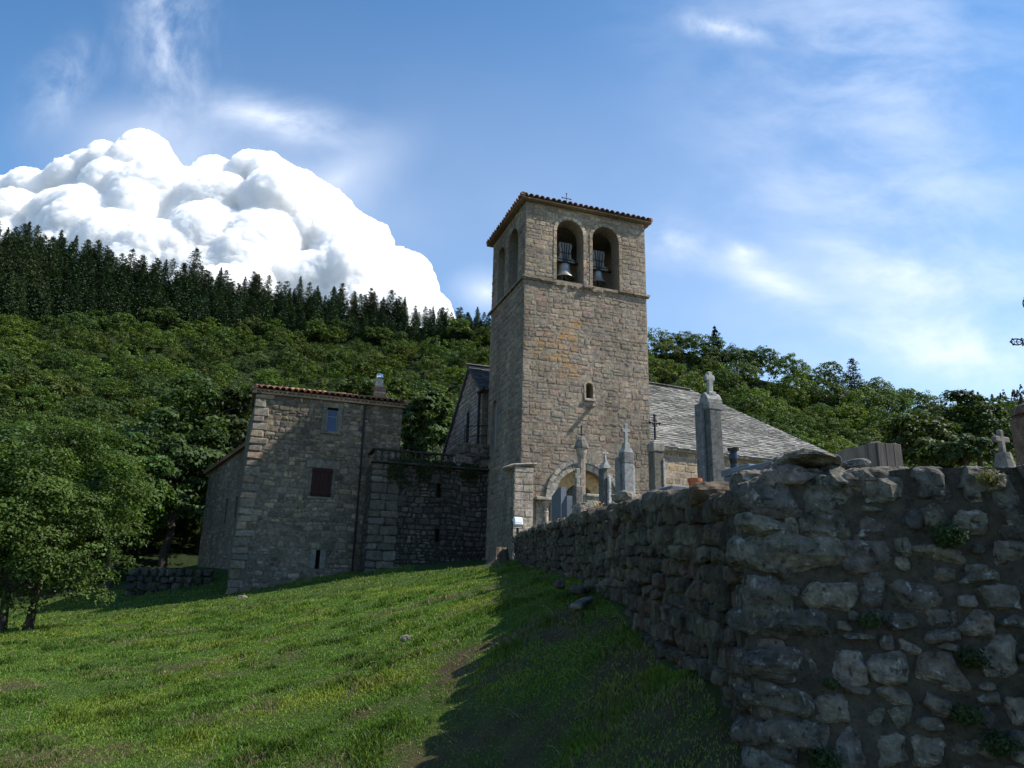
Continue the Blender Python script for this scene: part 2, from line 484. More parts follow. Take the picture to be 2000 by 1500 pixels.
def leaf_mat(name, trans=.35, rough=.6):
    m, nt, b = new_mat(name); L = nt.links.new
    b.inputs['Roughness'].default_value = rough; b.inputs['Specular IOR Level'].default_value = .25
    a = N_(nt, 'ShaderNodeAttribute', attribute_name='col'); oi = N_(nt, 'ShaderNodeObjectInfo')
    hs = N_(nt, 'ShaderNodeHueSaturation')
    mr = N_(nt, 'ShaderNodeMapRange', inp={1: 0, 2: 1, 3: .72, 4: 1.28}); L(oi.outputs['Random'], mr.inputs[0]); L(mr.outputs[0], hs.inputs['Value'])
    mh = N_(nt, 'ShaderNodeMath', operation='MULTIPLY', inp={1: 7.31}); L(oi.outputs['Random'], mh.inputs[0])
    fr = N_(nt, 'ShaderNodeMath', operation='FRACT'); L(mh.outputs[0], fr.inputs[0])
    mr2 = N_(nt, 'ShaderNodeMapRange', inp={1: 0, 2: 1, 3: .475, 4: .52}); L(fr.outputs[0], mr2.inputs[0]); L(mr2.outputs[0], hs.inputs['Hue'])
    L(a.outputs['Color'], hs.inputs['Color']); L(hs.outputs[0], b.inputs['Base Color'])
    t = N_(nt, 'ShaderNodeBsdfTranslucent')
    gm = N_(nt, 'ShaderNodeMixRGB', blend_type='MULTIPLY', inp={0: 1.0, 2: (1.25, 1.3, .55, 1)}); L(hs.outputs[0], gm.inputs[1]); L(gm.outputs[0], t.inputs[0])
    mx = N_(nt, 'ShaderNodeMixShader', inp={0: trans}); L(b.outputs[0], mx.inputs[1]); L(t.outputs[0], mx.inputs[2])
    L(mx.outputs[0], nt.nodes['Material Output'].inputs[0])
    return m


def attr_mat(name, rough=.95, sc=3, var=.3, bump=.6, bdist=.03):
    m, nt, b = new_mat(name); L = nt.links.new; b.inputs['Roughness'].default_value = rough; b.inputs['Specular IOR Level'].default_value = .1
    g = N_(nt, 'ShaderNodeNewGeometry'); a = N_(nt, 'ShaderNodeAttribute', attribute_name='col')
    n1 = N_(nt, 'ShaderNodeTexNoise', inp={'Scale': sc, 'Detail': 9, 'Roughness': .75}); L(g.outputs['Position'], n1.inputs['Vector'])
    mr = N_(nt, 'ShaderNodeMapRange', inp={1: .3, 2: .7, 3: 1 - var, 4: 1 + var}); L(n1.outputs[0], mr.inputs[0])
    mu = N_(nt, 'ShaderNodeVectorMath', operation='SCALE'); L(a.outputs['Color'], mu.inputs[0]); L(mr.outputs[0], mu.inputs['Scale']); L(mu.outputs[0], b.inputs['Base Color'])
    n3 = N_(nt, 'ShaderNodeTexNoise', inp={'Scale': sc * 6, 'Detail': 7, 'Roughness': .7}); L(g.outputs['Position'], n3.inputs['Vector'])
    bp = N_(nt, 'ShaderNodeBump', inp={'Strength': bump, 'Distance': bdist}); L(n3.outputs[0], bp.inputs['Height']); L(bp.outputs[0], b.inputs['Normal'])
    return m


M = {}
M['tower_stone'] = stone_mat('tower_stone', bump=1.0, spots=.25, sc=1.0, bdist=.06, var=.6, pit=.45)
M['tower_mortar'] = stone_mat('tower_mortar', base=(.20, .17, .133), bump=.5, spots=.2, var=.35)
M['house_stone'] = stone_mat('house_stone', bump=.7, spots=.35, bdist=.03, spotcol=(.22, .21, .18, 1), var=.5)
M['house_mortar'] = stone_mat('house_mortar', base=(.115, .096, .074), bump=.5, spots=.2, spotcol=(.2, .19, .165, 1))
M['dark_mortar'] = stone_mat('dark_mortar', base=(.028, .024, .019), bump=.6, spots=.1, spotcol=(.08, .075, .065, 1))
M['dry_stone'] = stone_mat('dry_stone', bump=.9, spots=.5, sc=1.3, bdist=.025, spotcol=(.19, .182, .15, 1), var=.7, ssc=7, soft=1.3)
M['near_stone'] = stone_mat('near_stone', bump=1.0, spots=.8, sc=1.7, bdist=.03, spotcol=(.36, .36, .34, 1), var=.75, soft=.8, pit=.35, ssc=8)
M['near_mortar'] = stone_mat('near_mortar', base=(.056, .049, .039), bump=1.0, spots=.2, sc=2.2, bdist=.02, spotcol=(.16, .15, .125, 1), var=.5)
M['tile'] = stone_mat('roof_tile', bump=.3, spots=.3, sc=2, spotcol=(.30, .25, .2, 1), var=.4)
M['slate'] = stone_mat('slate', bump=.5, spots=.3, sc=1.2, spotcol=(.30, .30, .28, 1), var=.45)
M['plaster'] = stone_mat('ochre_plaster', base=(.37, .29, .20), bump=.25, spots=.2, sc=.6, spotcol=(.36, .33, .28, 1), var=.35)
M['tympanum'] = stone_mat('tympanum_plaster', base=(.43, .29, .145), bump=.25, spots=.3, sc=.6, spotcol=(.36, .31, .24, 1), var=.35)
M['grave'] = stone_mat('grave_stone', bump=.5, spots=.5, sc=1.8, bdist=.01, spotcol=(.31, .31, .28, 1), var=.5, pit=.5)
M['granite'] = plain_mat('polished_granite', (.115, .13, .155), rough=.28, sc=60, var=.3, bump=.02, spec=.5)
M['iron'] = plain_mat('wrought_iron', (.012, .012, .014), rough=.55, sc=30, metal=.3)
M['dark'] = plain_mat('dark_interior', (.012, .011, .01), rough=1, sc=3)
M['bronze'] = plain_mat('bell_bronze', (.26, .265, .25), rough=.45, metal=.7, sc=14, var=.35)
M['headstock'] = wood_mat('headstock_wood', (.16, .16, .155))
M['shutter'] = wood_mat('maroon_shutter', (.028, .010, .009), (12, 12, 1.5))
M['wood'] = wood_mat('weathered_wood', (.15, .125, .10), (11, 11, 1.0))
M['wood2'] = wood_mat('weathered_wood_dark', (.085, .072, .065), (14, 14, 1.1))
M['stump'] = wood_mat('stump_wood', (.11, .085, .06), (9, 9, 2))
M['bark'] = stone_mat('bark', base=(.055, .045, .035), bump=1, spots=.3, sc=1.6, spotcol=(.12, .12, .1, 1), bdist=.04)
M['steel'] = plain_mat('bright_steel', (.75, .75, .76), rough=.12, metal=1, var=.05, bump=.02)
M['white'] = plain_mat('white_paint', (.75, .75, .74), rough=.5, var=.08)
M['lens'] = plain_mat('lamp_glass', (.55, .57, .6), rough=.15, var=.1, spec=.6)
M['blueglass'] = plain_mat('window_glass', (.022, .035, .08), rough=.12, var=.2, sc=2, bump=.03, spec=.35)
M['palewood'] = plain_mat('pale_door', (.16, .18, .19), rough=.6, var=.25, sc=6)
M['terracotta'] = plain_mat('terracotta', (.36, .105, .04), rough=.75, var=.2)
M['blackurn'] = plain_mat('black_glaze', (.015, .016, .02), rough=.2, var=.2, spec=.5)
M['leaf'] = leaf_mat('leaf', .35)
M['needle'] = leaf_mat('needle', .12, .7)
M['grassblade'] = leaf_mat('grass_blade', .35, .55)
M['ground'] = attr_mat('turf', sc=4, var=.45)
M['hillsoil'] = attr_mat('forest_floor', sc=.6, var=.4, bump=1, bdist=.3)
M['petal'] = plain_mat('flower_petal', (.75, .45, .03), rough=.6)
M['petal_red'] = plain_mat('red_petal', (.45, .04, .02), rough=.6)

PAL_TOWER = [tuple(np.array(c) * (.90, .855, .80)) for c in [(.265, .22, .175), (.24, .205, .17), (.285, .237, .187), (.225, .20, .172), (.265, .207, .167), (.25, .222, .185)]]
PAL_BELF = PAL_TOWER + [(.29, .235, .17), (.31, .24, .155)]
PAL_HOUSE = [(1.25 * c[0], 1.18 * c[1], 1.08 * c[2]) for c in [(.135, .115, .092), (.108, .096, .08), (.16, .135, .106), (.09, .08, .069), (.125, .105, .088), (.145, .122, .085), (.10, .091, .08)]]
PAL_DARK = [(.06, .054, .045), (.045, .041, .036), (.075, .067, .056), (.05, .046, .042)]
PAL_DRY = [tuple(1.2 * q for q in c) for c in [(.07, .062, .046), (.054, .048, .037), (.084, .074, .056), (.043, .038, .03), (.072, .06, .045), (.062, .058, .048), (.066, .048, .036)]]
PAL_NEAR = [(1.40 * c[0], 1.37 * c[1], 1.32 * c[2]) for c in [(.088, .083, .074), (.068, .065, .059), (.108, .10, .088), (.056, .054, .050), (.08, .073, .062), (.095, .087, .075)]]
PAL_TILE = [(.30, .145, .085), (.26, .13, .08), (.34, .19, .12), (.22, .125, .09), (.36, .23, .16), (.19, .12, .09)]
PAL_SLATE = [(.185, .183, .17), (.15, .148, .14), (.22, .216, .2), (.12, .119, .114), (.20, .192, .172)]
PAL_GRAVE = [(.22, .22, .205)]

# ------------------------------------------------------------------ terrain
AN = math.radians(19)
U3 = np.array([math.cos(AN), math.sin(AN), 0]); N3 = np.array([-math.sin(AN), math.cos(AN), 0]); Z3 = np.array([0, 0, 1.0])
T0 = np.array([.46, 31.0, 0])                       # tower front left corner


def onplane(px, py, P0, n):
    r = ray(px, py); k = ((np.asarray(P0)[:2]) @ n[:2]) / (r[:2] @ n[:2]); return np.array([0, 0, CAM_Z]) + r * k


WALL_A = at(1446, 1000, 4.45)[:2]; WALL_B = np.array([.22, 29.6])


def wall_x(y): return WALL_A[0] + (WALL_B[0] - WALL_A[0]) * (y - WALL_A[1]) / (WALL_B[1] - WALL_A[1])


def wall_top(y): return float(np.interp(y, [3.0, 4.45, 6.8, 8.5, 11.6, 18, 26, 30], [2.22, 2.27, 2.47, 2.6, 2.83, 3.2, 3.68, 3.75]))


CTRL = [(0, 0, 0), (-8, 0, -.3), (-25, 0, -1.2), (-50, 0, -2.2), (-4, 6, -.1), (-1.2, 6, .06), (0.1, 6, .28), (.75, 5.6, .72), (1.35, 4.4, .68), (1.32, 5.3, 1.10), (1.2, 8.5, 1.55),
        (.98, 13.2, 1.95), (.75, 18, 2.2), (.25, 28, 2.82), (.4, 31, 2.8), (-11.7, 33.0, 1.38), (-5.4, 32.4, 2.4), (-16.3, 24, .05), (-26, 45, 1.2), (-20, 38, 1.0), (-19, 46, 2.75),
        (-15, 41, 2.5), (-13.2, 36.5, 1.75), (-40, 30, -.6), (-45, 60, 4), (0, 48, 5), (14, 44, 4.2), (12, 30, 3.2), (8, 12, 1.8), (4, 3, .6), (20, 4, 1.4), (35, 20, 3.2), (40, 55, 4), (-20, 62, 4.5),
        (15, 62, 5), (-9, 12, .05), (-14, 18, .0), (-6, 20, .95), (-1.5, 12, 1.0), (-3, 26, 1.95), (0, -25, -.5), (-30, -25, -2), (30, -25, 0), (-9, 27, 1.05), (-60, 20, -1.6), (60, 30, 3), (60, -20, 1),(1.5,2.4,.2), (2.1,3.9,.3), (3.2,3.6,.2)]
_P = np.array(CTRL, float)


def _tps(r2): return np.where(r2 > 0, .5 * r2 * np.log(r2 + 1e-12), 0)


_xy = _P[:, :2] / 10; _n = len(_xy)
_K = _tps(((_xy[:, None] - _xy[None]) ** 2).sum(-1)) + np.eye(_n) * .002
_Q = np.c_[np.ones(_n), _xy]
_sol = np.linalg.solve(np.block([[_K, _Q], [_Q.T, np.zeros((3, 3))]]), np.r_[_P[:, 2], 0, 0, 0])


def gz(x, y):
    x = np.atleast_1d(np.asarray(x, float)); y = np.atleast_1d(np.asarray(y, float))
    p = np.c_[x, y] / 10; out = np.empty(len(p))
    for s in range(0, len(p), 20000):
        q = p[s:s + 20000]
        out[s:s + 20000] = _tps(((q[:, None] - _xy[None]) ** 2).sum(-1)) @ _sol[:_n] + np.c_[np.ones(len(q)), q] @ _sol[_n:]
    near = np.clip(1 - np.hypot(x, y - 15) / 60, 0, 1)
    return out + (vnoise(np.c_[x, y] * .45, 5) * .05 + vnoise(np.c_[x, y] * 1.6, 6) * .025) * near


def dry_and_shade(x, y):
    p = np.c_[x, y]
    d = fbm(p * np.array([.5, .8]), 3, 31) * .8 + fbm(p * 1.9, 3, 47) * .85 + fbm(p * 6, 2, 53) * .35
    near = np.clip((15 - np.hypot(x, y)) / 10, -.5, 1)
    dry_shaded_bank = np.clip((x + 2.6) / 3.0, 0, 1) * np.clip((24 - y) / 10, 0, 1)  # dry brown bank by the wall; its cast shade is deepened in the colour
    return np.clip(d * 1.4 - .32 + near * .22 + dry_shaded_bank * .38, 0, 1)


def grid_mesh(name, X, Y, Zf, colf, mat):
    gx, gy = np.meshgrid(X, Y); x = gx.ravel(); y = gy.ravel(); z = Zf(x, y)
    nx, ny = len(X), len(Y); i = np.arange(nx * ny).reshape(ny, nx)
    f = np.stack([i[:-1, :-1], i[:-1, 1:], i[1:, 1:], i[1:, :-1]], -1).reshape(-1, 4)
    a = Acc(); a.add(np.c_[x, y, z], f, colf(x, y)); return a.build(name, mat, smooth=True)


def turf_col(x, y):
    d = dry_and_shade(x, y)[:, None]; g = np.array([.036, .058, .014]); b = np.array([.058, .041, .023])  # dry soil, darkened so the bank in the wall's shadow looks deeper in shade
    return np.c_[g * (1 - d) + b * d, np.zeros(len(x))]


gxs = np.unique(np.r_[np.linspace(-110, -26, 30), np.linspace(-26, 3, 180), np.linspace(3, 110, 50)])
gys = np.unique(np.r_[np.linspace(-60, 2, 24), np.linspace(2, 36, 210), np.linspace(36, 75, 40)])
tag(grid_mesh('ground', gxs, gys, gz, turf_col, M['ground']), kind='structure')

# hill: elevation of the skyline read against azimuth, the slope rises steadily from 55 m out to the ridge
SKY_L = [(-500, 300), (-200, 370), (0, 432), (130, 465), (270, 500), (400, 525), (500, 545), (640, 562), (760, 585), (870, 600), (950, 606), (1100, 625), (1280, 650), (1340, 643), (1400, 668), (1480, 690), (1600, 715), (1800, 768), (1900, 785), (2000, 798), (2300, 850), (2700, 930)]
_ae = np.array([azel(*p) for p in SKY_L])
TREEH = [(-500, 9), (0, 9), (500, 7.5), (950, 6.5), (1150, 6), (2700, 6)]
_th = np.array([(azel(p, 700)[0], h) for p, h in TREEH])
RIDGE = [(-500, 215), (0, 200), (600, 190), (1000, 175), (1250, 150), (1700, 140), (2700, 135)]
_rd = np.array([(azel(p, 700)[0], h) for p, h in RIDGE])


def ridge_r(az): return np.interp(az, _rd[:, 0], _rd[:, 1])


R_IN = 56.0


def hill_el(az, t):
    R = ridge_r(az); e1 = np.interp(az, _ae[:, 0], _ae[:, 1]) - np.interp(az, _th[:, 0], _th[:, 1]) / R * .8
    e0 = math.radians(2.2)
    return e0 + (e1 - e0) * t


def hill_point(az, t):
    """t = 0 at the foot, 1 on the ridge"""
    r = R_IN + (ridge_r(az) - R_IN) * t
    return r * np.sin(az), r * np.cos(az), CAM_Z + r * np.tan(hill_el(az, t))


def build_hill():
    azs = np.radians(np.linspace(-75, 75, 150)); ts = np.r_[np.linspace(-.12, 1, 48), 1.15, 1.4, 1.8]
    A, Tt = np.meshgrid(azs, ts); a = A.ravel(); t = Tt.ravel()
    x, y, z = hill_point(a, np.minimum(t, 1)); r = R_IN + (ridge_r(a) - R_IN) * t
    x = r * np.sin(a); y = r * np.cos(a); z = np.where(t > 1, z - (t - 1) * 25, z) + np.where(t < 0, t * 30, 0)
    z = z + fbm(np.c_[x, y] * .05, 3, 9) * 1.5 * np.clip(t * 4, 0, 1)
    nx, ny = len(azs), len(ts); i = np.arange(nx * ny).reshape(ny, nx)
    f = np.stack([i[:-1, :-1], i[:-1, 1:], i[1:, 1:], i[1:, :-1]], -1).reshape(-1, 4)
    c = np.tile([.020, .030, .010, 0], (len(x), 1))
    ac = Acc(); ac.add(np.c_[x, y, z], f, c); tag(ac.build('hill', M['hillsoil'], smooth=True), kind='structure')
    # far ridge beyond, on the right
    azs = np.radians(np.linspace(18, 60, 40)); e = np.interp(azs, [azel(1850, 700)[0], azel(1935, 700)[0], azel(2000, 700)[0], azel(2150, 700)[0], azel(2500, 700)[0]],
                                                             [azel(1850, 800)[1], azel(1935, 775)[1], azel(2000, 765)[1], azel(2150, 745)[1], azel(2500, 800)[1]])
    v = []; rs = [300, 420, 520, 700]
    for k, r in enumerate(rs):
        for a_, ee in zip(azs, e):
            h = 1.6 + r * math.tan(ee * [.3, .75, 1, .8][k]) - 4
            v.append((r * math.sin(a_), r * math.cos(a_), h))
    i = np.arange(len(v)).reshape(len(rs), len(azs)); f = np.stack([i[:-1, :-1], i[:-1, 1:], i[1:, 1:], i[1:, :-1]], -1).reshape(-1, 4)
    ac = Acc(); ac.add(v, f, (.03, .04, .02, 0)); tag(ac.build('far_hill', M['hillsoil'], smooth=True), kind='structure')


build_hill()
# ------------------------------------------------------------------ bell tower
TW, TD, TH, TZ0 = 6.25, 4.95, 19.42, 1.2
STR_Z = 15.62


def TP(u, n, z): return T0 + U3 * u + N3 * n + Z3 * z


def canal_tiles(acc, E0, U, S, W, slope_len, rng, step=.28, r=.118, tl=.45):
    """cover tiles on the plane through the eave E0 + u U, running up along S (unit, sloping); slope_len(u)"""
    U, S = np.asarray(U, float), np.asarray(S, float); Nn = np.cross(U, S); Nn /= np.linalg.norm(Nn)
    k = 0; u = step / 2
    while u < W:
        Ln = slope_len(u); s = -.03 + rng.uniform(-.025, .025)
        while s < Ln - .05:
            e = min(s + tl, Ln + .05); col = pick(PAL_TILE, rng, .2)
            v = []
            ang = np.linspace(0, math.pi, 7); tw = rng.uniform(-.012, .012)
            for q, (ss, rr, up) in enumerate(((s, r * 1.08, .035), (e, r * .86, .0))):
                for rad in (rr, rr - .018):
                    for t in ang:
                        v.append(np.asarray(E0) + U * (u + tw + rad * math.cos(t)) + S * ss + Nn * (rad * math.sin(t) * .95 + up + .02))
            f = []
            for i in range(6):
                f += [[i, i + 1, 14 + i + 1, 14 + i], [7 + i + 1, 7 + i, 21 + i, 21 + i + 1], [i + 1, i, 7 + i, 7 + i + 1]]
            acc.add(v, f, col)
            s += tl - .07
        # channel tile between the covers
        if Ln > .1:
            v = []; col = pick(PAL_TILE, rng, .2) * .8; uc = u + step / 2
            for ss in (-.05 + rng.uniform(-.02, .02), max(Ln, .2)):
                for t in np.linspace(math.pi, 2 * math.pi, 6):
                    v.append(np.asarray(E0) + U * (uc + r * .85 * math.cos(t)) + S * ss + Nn * (.075 + r * .7 * math.sin(t)))
            acc.add(v, [[i, i + 1, 7 + i, 6 + i] for i in range(5)], col)
        u += step


def hip_roof(root, O, U, Nv, W, D, z, over, pitch, rng, name='roof', slabcol=(.2, .15, .1), faces='fl'):
    """pavilion roof over the rectangle O + u U + n Nv; tiles only as geometry on every face"""
    O = np.asarray(O, float); U = np.asarray(U, float); Nv = np.asarray(Nv, float); a = Acc()
    W2, D2 = W + 2 * over, D + 2 * over; c0 = O - U * over - Nv * over; c0 = np.array([c0[0], c0[1], z])
    h = min(W2, D2) / 2 * math.tan(pitch); m = min(W2, D2) / 2
    P = [c0, c0 + U * W2, c0 + U * W2 + Nv * D2, c0 + Nv * D2]
    if W2 >= D2: r0, r1 = c0 + U * m + Nv * m + Z3 * h, c0 + U * (W2 - m) + Nv * m + Z3 * h
    else: r0, r1 = c0 + U * m + Nv * m + Z3 * h, c0 + U * m + Nv * (D2 - m) + Z3 * h
    lo = [p - Z3 * .07 for p in P]
    v = P + [r0, r1] + lo
    if W2 >= D2: f = [[0, 1, 5, 4], [1, 2, 5], [2, 3, 4, 5], [3, 0, 4]]
    else: f = [[0, 1, 4], [1, 2, 5, 4], [2, 3, 5], [3, 0, 4, 5]]
    f += [[0, 6, 7, 1], [1, 7, 8, 2], [2, 8, 9, 3], [3, 9, 6, 0], [9, 8, 7, 6]]
    a.add(v, f, slabcol)
    c, s = math.cos(pitch), math.sin(pitch)
    for (E0, e, up, L) in ((P[0], U, Nv, W2), (P[1], Nv, -U, D2), (P[2], -U, -Nv, W2), (P[3], -Nv, U, D2)):
        cap = m / c
        canal_tiles(a, E0, e, up * c + Z3 * s, L, lambda u, L=L: min(u / c, (L - u) / c, cap), rng)
    # ridge tiles along the hips
    for (p, q) in ((P[0], r0), (P[1], r1 if W2 >= D2 else r0), (P[2], r1), (P[3], r0 if W2 >= D2 else r1)):
        d = q - p; n = max(2, int(np.linalg.norm(d) / .38))
        for k in range(n):
            tube(a, [p + d * (k / n) + Z3 * .09, p + d * ((k + 1.12) / n) + Z3 * .07], [.115, .095], 8, pick(PAL_TILE, rng))
    return a.build(name, M['tile'], root), r0, r1


def build_tower():
    rng = np.random.default_rng(11)
    root = thing('bell_tower', TP(0, 0, TZ0), 'tall square stone bell tower with two arched bell openings and a low tiled roof', 'bell tower')
    a = Acc()
    v = [TP(u, n, z) for z in (TZ0, TH) for (u, n) in ((0, 0), (TW, 0), (TW, TD), (0, TD))]
    a.add(v, [[0, 1, 5, 4], [1, 2, 6, 5], [2, 3, 7, 6], [3, 0, 4, 7], [4, 5, 6, 7], [3, 2, 1, 0]])
    body = a.build('wall', M['tower_mortar'], root)
    cut = []

    def cutter(pts, O, A, B, N, d, back):
        c = Acc(); prism(c, pts, O, A, B, N, d, back=back); o = c.build('cut', M['dark'], None); cut.append(o)
    # bell chamber
    c = Acc(); v = [TP(u, n, z) for z in (15.55, 19.2) for (u, n) in ((.75, .75), (TW - .75, .75), (TW - .75, TD - .7), (.75, TD - .7))]
    c.add(v, [[0, 1, 5, 4], [1, 2, 6, 5], [2, 3, 7, 6], [3, 0, 4, 7], [4, 5, 6, 7], [3, 2, 1, 0]]); cut.append(c.build('cut', M['dark'], None))
    FW = [(1.56, 2.92, 15.68, 18.18), (3.41, 4.80, 15.66, 18.17)]
    SWd = [(1.0, 2.35, 15.72, 18.05), (2.95, 4.05, 15.72, 18.05)]
    zero = np.zeros(3)
    for (p, q, z0, zs) in FW: cutter(archpoly(p, q, z0, zs), T0, U3, Z3, -N3, .5, 1.2)
    for (p, q, z0, zs) in SWd: cutter(archpoly(p, q, z0, zs), T0, -N3 * -1, Z3, -U3, .5, 1.2)
    cutter(archpoly(3.03, 3.36, 10.15, 10.72, 8), T0, U3, Z3, -N3, .5, .9)
    cutter(archpoly(1.57, 4.17, 1.5, 5.62), T0, U3, Z3, -N3, .5, .45)
    cutter(archpoly(2.14, 3.56, 1.5, 5.62), T0, U3, Z3, -N3, .5, 1.1)
    cutter(archpoly(3.55, 4.35, 8.25, 10.3, 8), T0, N3, Z3, -U3, .5, .35)
    boolean_cut(body, cut)
    body.data.materials.clear(); body.data.materials.append(M['tower_mortar'])
    # skin of coursed stones
    sk = Acc()
    fh = [arch_hole(p - .17, q + .17, z0 - .02, zs) for (p, q, z0, zs) in FW]
    sl = arch_hole(2.93, 3.46, 10.05, 10.72); po = arch_hole(1.1, 4.64, 0, 5.62)

    def holes_f(z):
        r = sl(z) + po(z)
        for f in fh: r += f(z)
        if 7.22 < z < 7.42: r.append((.62, .84))
        if 6.95 < z < 7.15: r.append((5.45, 5.68))
        return r
    spots = [(1.55, 12.9), (1.9, 12.95), (2.25, 13.0), (2.45, 12.95), (.65, 12.5), (.75, 12.2), (1.6, 12.55), (2.2, 12.4), (.65, 12.0), (1.0, 12.0), (1.85, 11.75), (1.95, 11.3), (2.2, 11.2), (1.95, 13.6), (2.6, 13.7), (2.3, 11.5), (1.7, 11.9)]

    def lich(c):
        d = min(math.hypot(c[0] - s[0], (c[1] - s[1]) * 1.3) for s in spots); return max(0, 1 - (d / .42) ** 2)
    full = lambda v: (0, TW)
    masonry(sk, T0, U3, Z3, -N3, full, STR_Z - .1, rng, holes_f, hr=(.15, .31), wr=(.18, .56), pal=PAL_TOWER, lichen=lich, v0=TZ0, prot=(.0, .022), jit=.026, wav=.07, cham=(.02, .075), joint=.02, var=.15)
    masonry(sk, T0, U3, Z3, -N3, full, TH, rng, holes_f, hr=(.18, .34), wr=(.24, .66), pal=PAL_BELF, v0=STR_Z + .1, prot=(.0, .02), jit=.018, var=.13)
    sh = [arch_hole(p - .15, q + .15, z0 - .02, zs) for (p, q, z0, zs) in SWd]; nd = arch_hole(3.45, 4.45, 8.2, 10.3)
    holes_s = lambda z: sum([f(z) for f in sh], []) + nd(z)
    side = lambda v: (0, TD)
    O2 = T0 + N3 * TD
    flip = lambda z: [(TD - q, TD - p) for (p, q) in holes_s(z)]
    masonry(sk, O2, -N3, Z3, -U3, side, STR_Z - .1, rng, flip, hr=(.22, .36), wr=(.28, .6), pal=PAL_TOWER, v0=TZ0, joint=.03)
    masonry(sk, O2, -N3, Z3, -U3, side, TH, rng, flip, hr=(.22, .36), wr=(.28, .7), pal=PAL_BELF, v0=STR_Z + .1)
    masonry(sk, T0 + U3 * TW, N3, Z3, U3, side, TH, rng, None, hr=(.24, .36), wr=(.3, .7), pal=PAL_TOWER, v0=TZ0)
    masonry(sk, T0 + U3 * TW + N3 * TD, -U3, Z3, N3, full, TH, rng, None, hr=(.26, .4), wr=(.4, .8), pal=PAL_TOWER, v0=TZ0)
    sk.build('stonework', M['tower_stone'], root)
    # moulded arches of the bell openings
    for (p, q, z0, zs) in FW:
        s = Acc(); r = (q - p) / 2
        voussoirs(s, T0, U3, Z3, -N3, (p + q) / 2, zs, r, r + .17, .03, rng, 9, pal=[(.36, .30, .22), (.33, .27, .2)], back=.12)
        z = z0
        while z < zs - .02:
            h = min(rng.uniform(.3, .5), zs - z)
            for (x0, x1) in ((p - .17, p), (q, q + .17)):
                bbox(s, T0 + U3 * (x0 + x1) / 2 + Z3 * (z + h / 2) - N3 * -.045, (x1 - x0 - .004, .15 + rng.uniform(-.01, .01), h - .014), rotz(AN), pick(PAL_BELF, rng, .12), .012)
            z += h
        s.build('opening_surround', M['tower_stone'], root)
    for (p, q, z0, zs) in SWd:
        s = Acc(); r = (q - p) / 2
        voussoirs(s, T0, N3, Z3, -U3, (p + q) / 2, zs, r, r + .15, .03, rng, 9, pal=PAL_TOWER, back=.12)
        s.build('opening_surround', M['tower_stone'], root)
    # string course, broken away under the bell openings
    for (p, q, dz) in ((-.14, .75, 0), (.75, 1.5, -.04), (4.75, 5.55, .03), (5.55, TW + .14, 0.02)):
        s = Acc(); prism(s, [(p, -.1), (q, -.1), (q, .0), (p, .0)], T0 + Z3 * (STR_Z + dz), U3, Z3, -N3, .13, pick(PAL_TOWER, rng) * .85, .02)
        prism(s, [(p + .03, -.17), (q - .03, -.17), (q - .03, -.1), (p + .03, -.1)], T0 + Z3 * (STR_Z + dz), U3, Z3, -N3, .07, pick(PAL_TOWER, rng) * .8, .02)
        s.build('string_course', M['tower_stone'], root)
    s = Acc()
    for (p, q, dz) in ((1.5, 2.1, -.1), (2.1, 2.7, -.16), (2.7, 3.35, -.12), (3.3, 4.0, -.17), (4.0, 4.78, -.08)):
        rock(s, TP((p + q) / 2, .05, STR_Z + dz - .05), ((q - p) / 2, .16, .09), rotz(AN), rng, 7, col=pick(PAL_TOWER, rng))
    rock(s, TP(3.15, -.03, STR_Z - .1), (.32, .17, .1), rotz(AN), rng, 8, col=pick(PAL_TOWER, rng) * .8)
    s.build('broken_ledge', M['tower_stone'], root)
    s = Acc()
    L2 = TD + .25
    prism(s, [(-.13, -.1), (L2, -.1), (L2, .0), (-.13, .0)], T0 + Z3 * STR_Z, N3, Z3, -U3, .13, (.22, .19, .16), .02)
    s.build('string_course', M['tower_stone'], root)
    # slit window: dressed frame, sill, dark back
    s = Acc(); voussoirs(s, T0, U3, Z3, -N3, 3.195, 10.72, .17, .27, .03, rng, 3, pal=[(.34, .28, .2)], back=.1)
    for x in (2.98, 3.41): bbox(s, TP(x, .03, 10.43), (.09, .14, .58), rotz(AN), (.34, .28, .2), .01)
    bbox(s, TP(3.2, -.02, 10.09), (.56, .2, .11), rotz(AN), (.3, .27, .22), .02)
    w = s.build('window', M['tower_stone'], root)
    s = Acc(); box(s, TP(3.195, .7, 10.5), (.45, .02, .9), rotz(AN)); s.build('pane', M['dark'], w)
    # stone bracket below it
    s = Acc(); bbox(s, TP(3.24, -.2, 9.76), (.16, .5, .12), rotz(AN), (.25, .22, .18), .02); s.build('bracket', M['tower_stone'], root)
    # portal
    s = Acc(); voussoirs(s, T0, U3, Z3, -N3, 2.87, 5.62, 1.30, 1.58, .05, rng, 13, pal=[(.30, .28, .235), (.26, .25, .215), (.33, .30, .25)], back=.2)
    arch = s.build('portal_arch', M['tower_stone'], root)
    s = Acc(); voussoirs(s, T0, U3, Z3, -N3, 2.87, 5.62, 1.58, 1.76, .13, rng, 15, pal=[(.22, .205, .175), (.26, .24, .2)], back=.03); s.build('hood_mould', M['tower_stone'], arch)
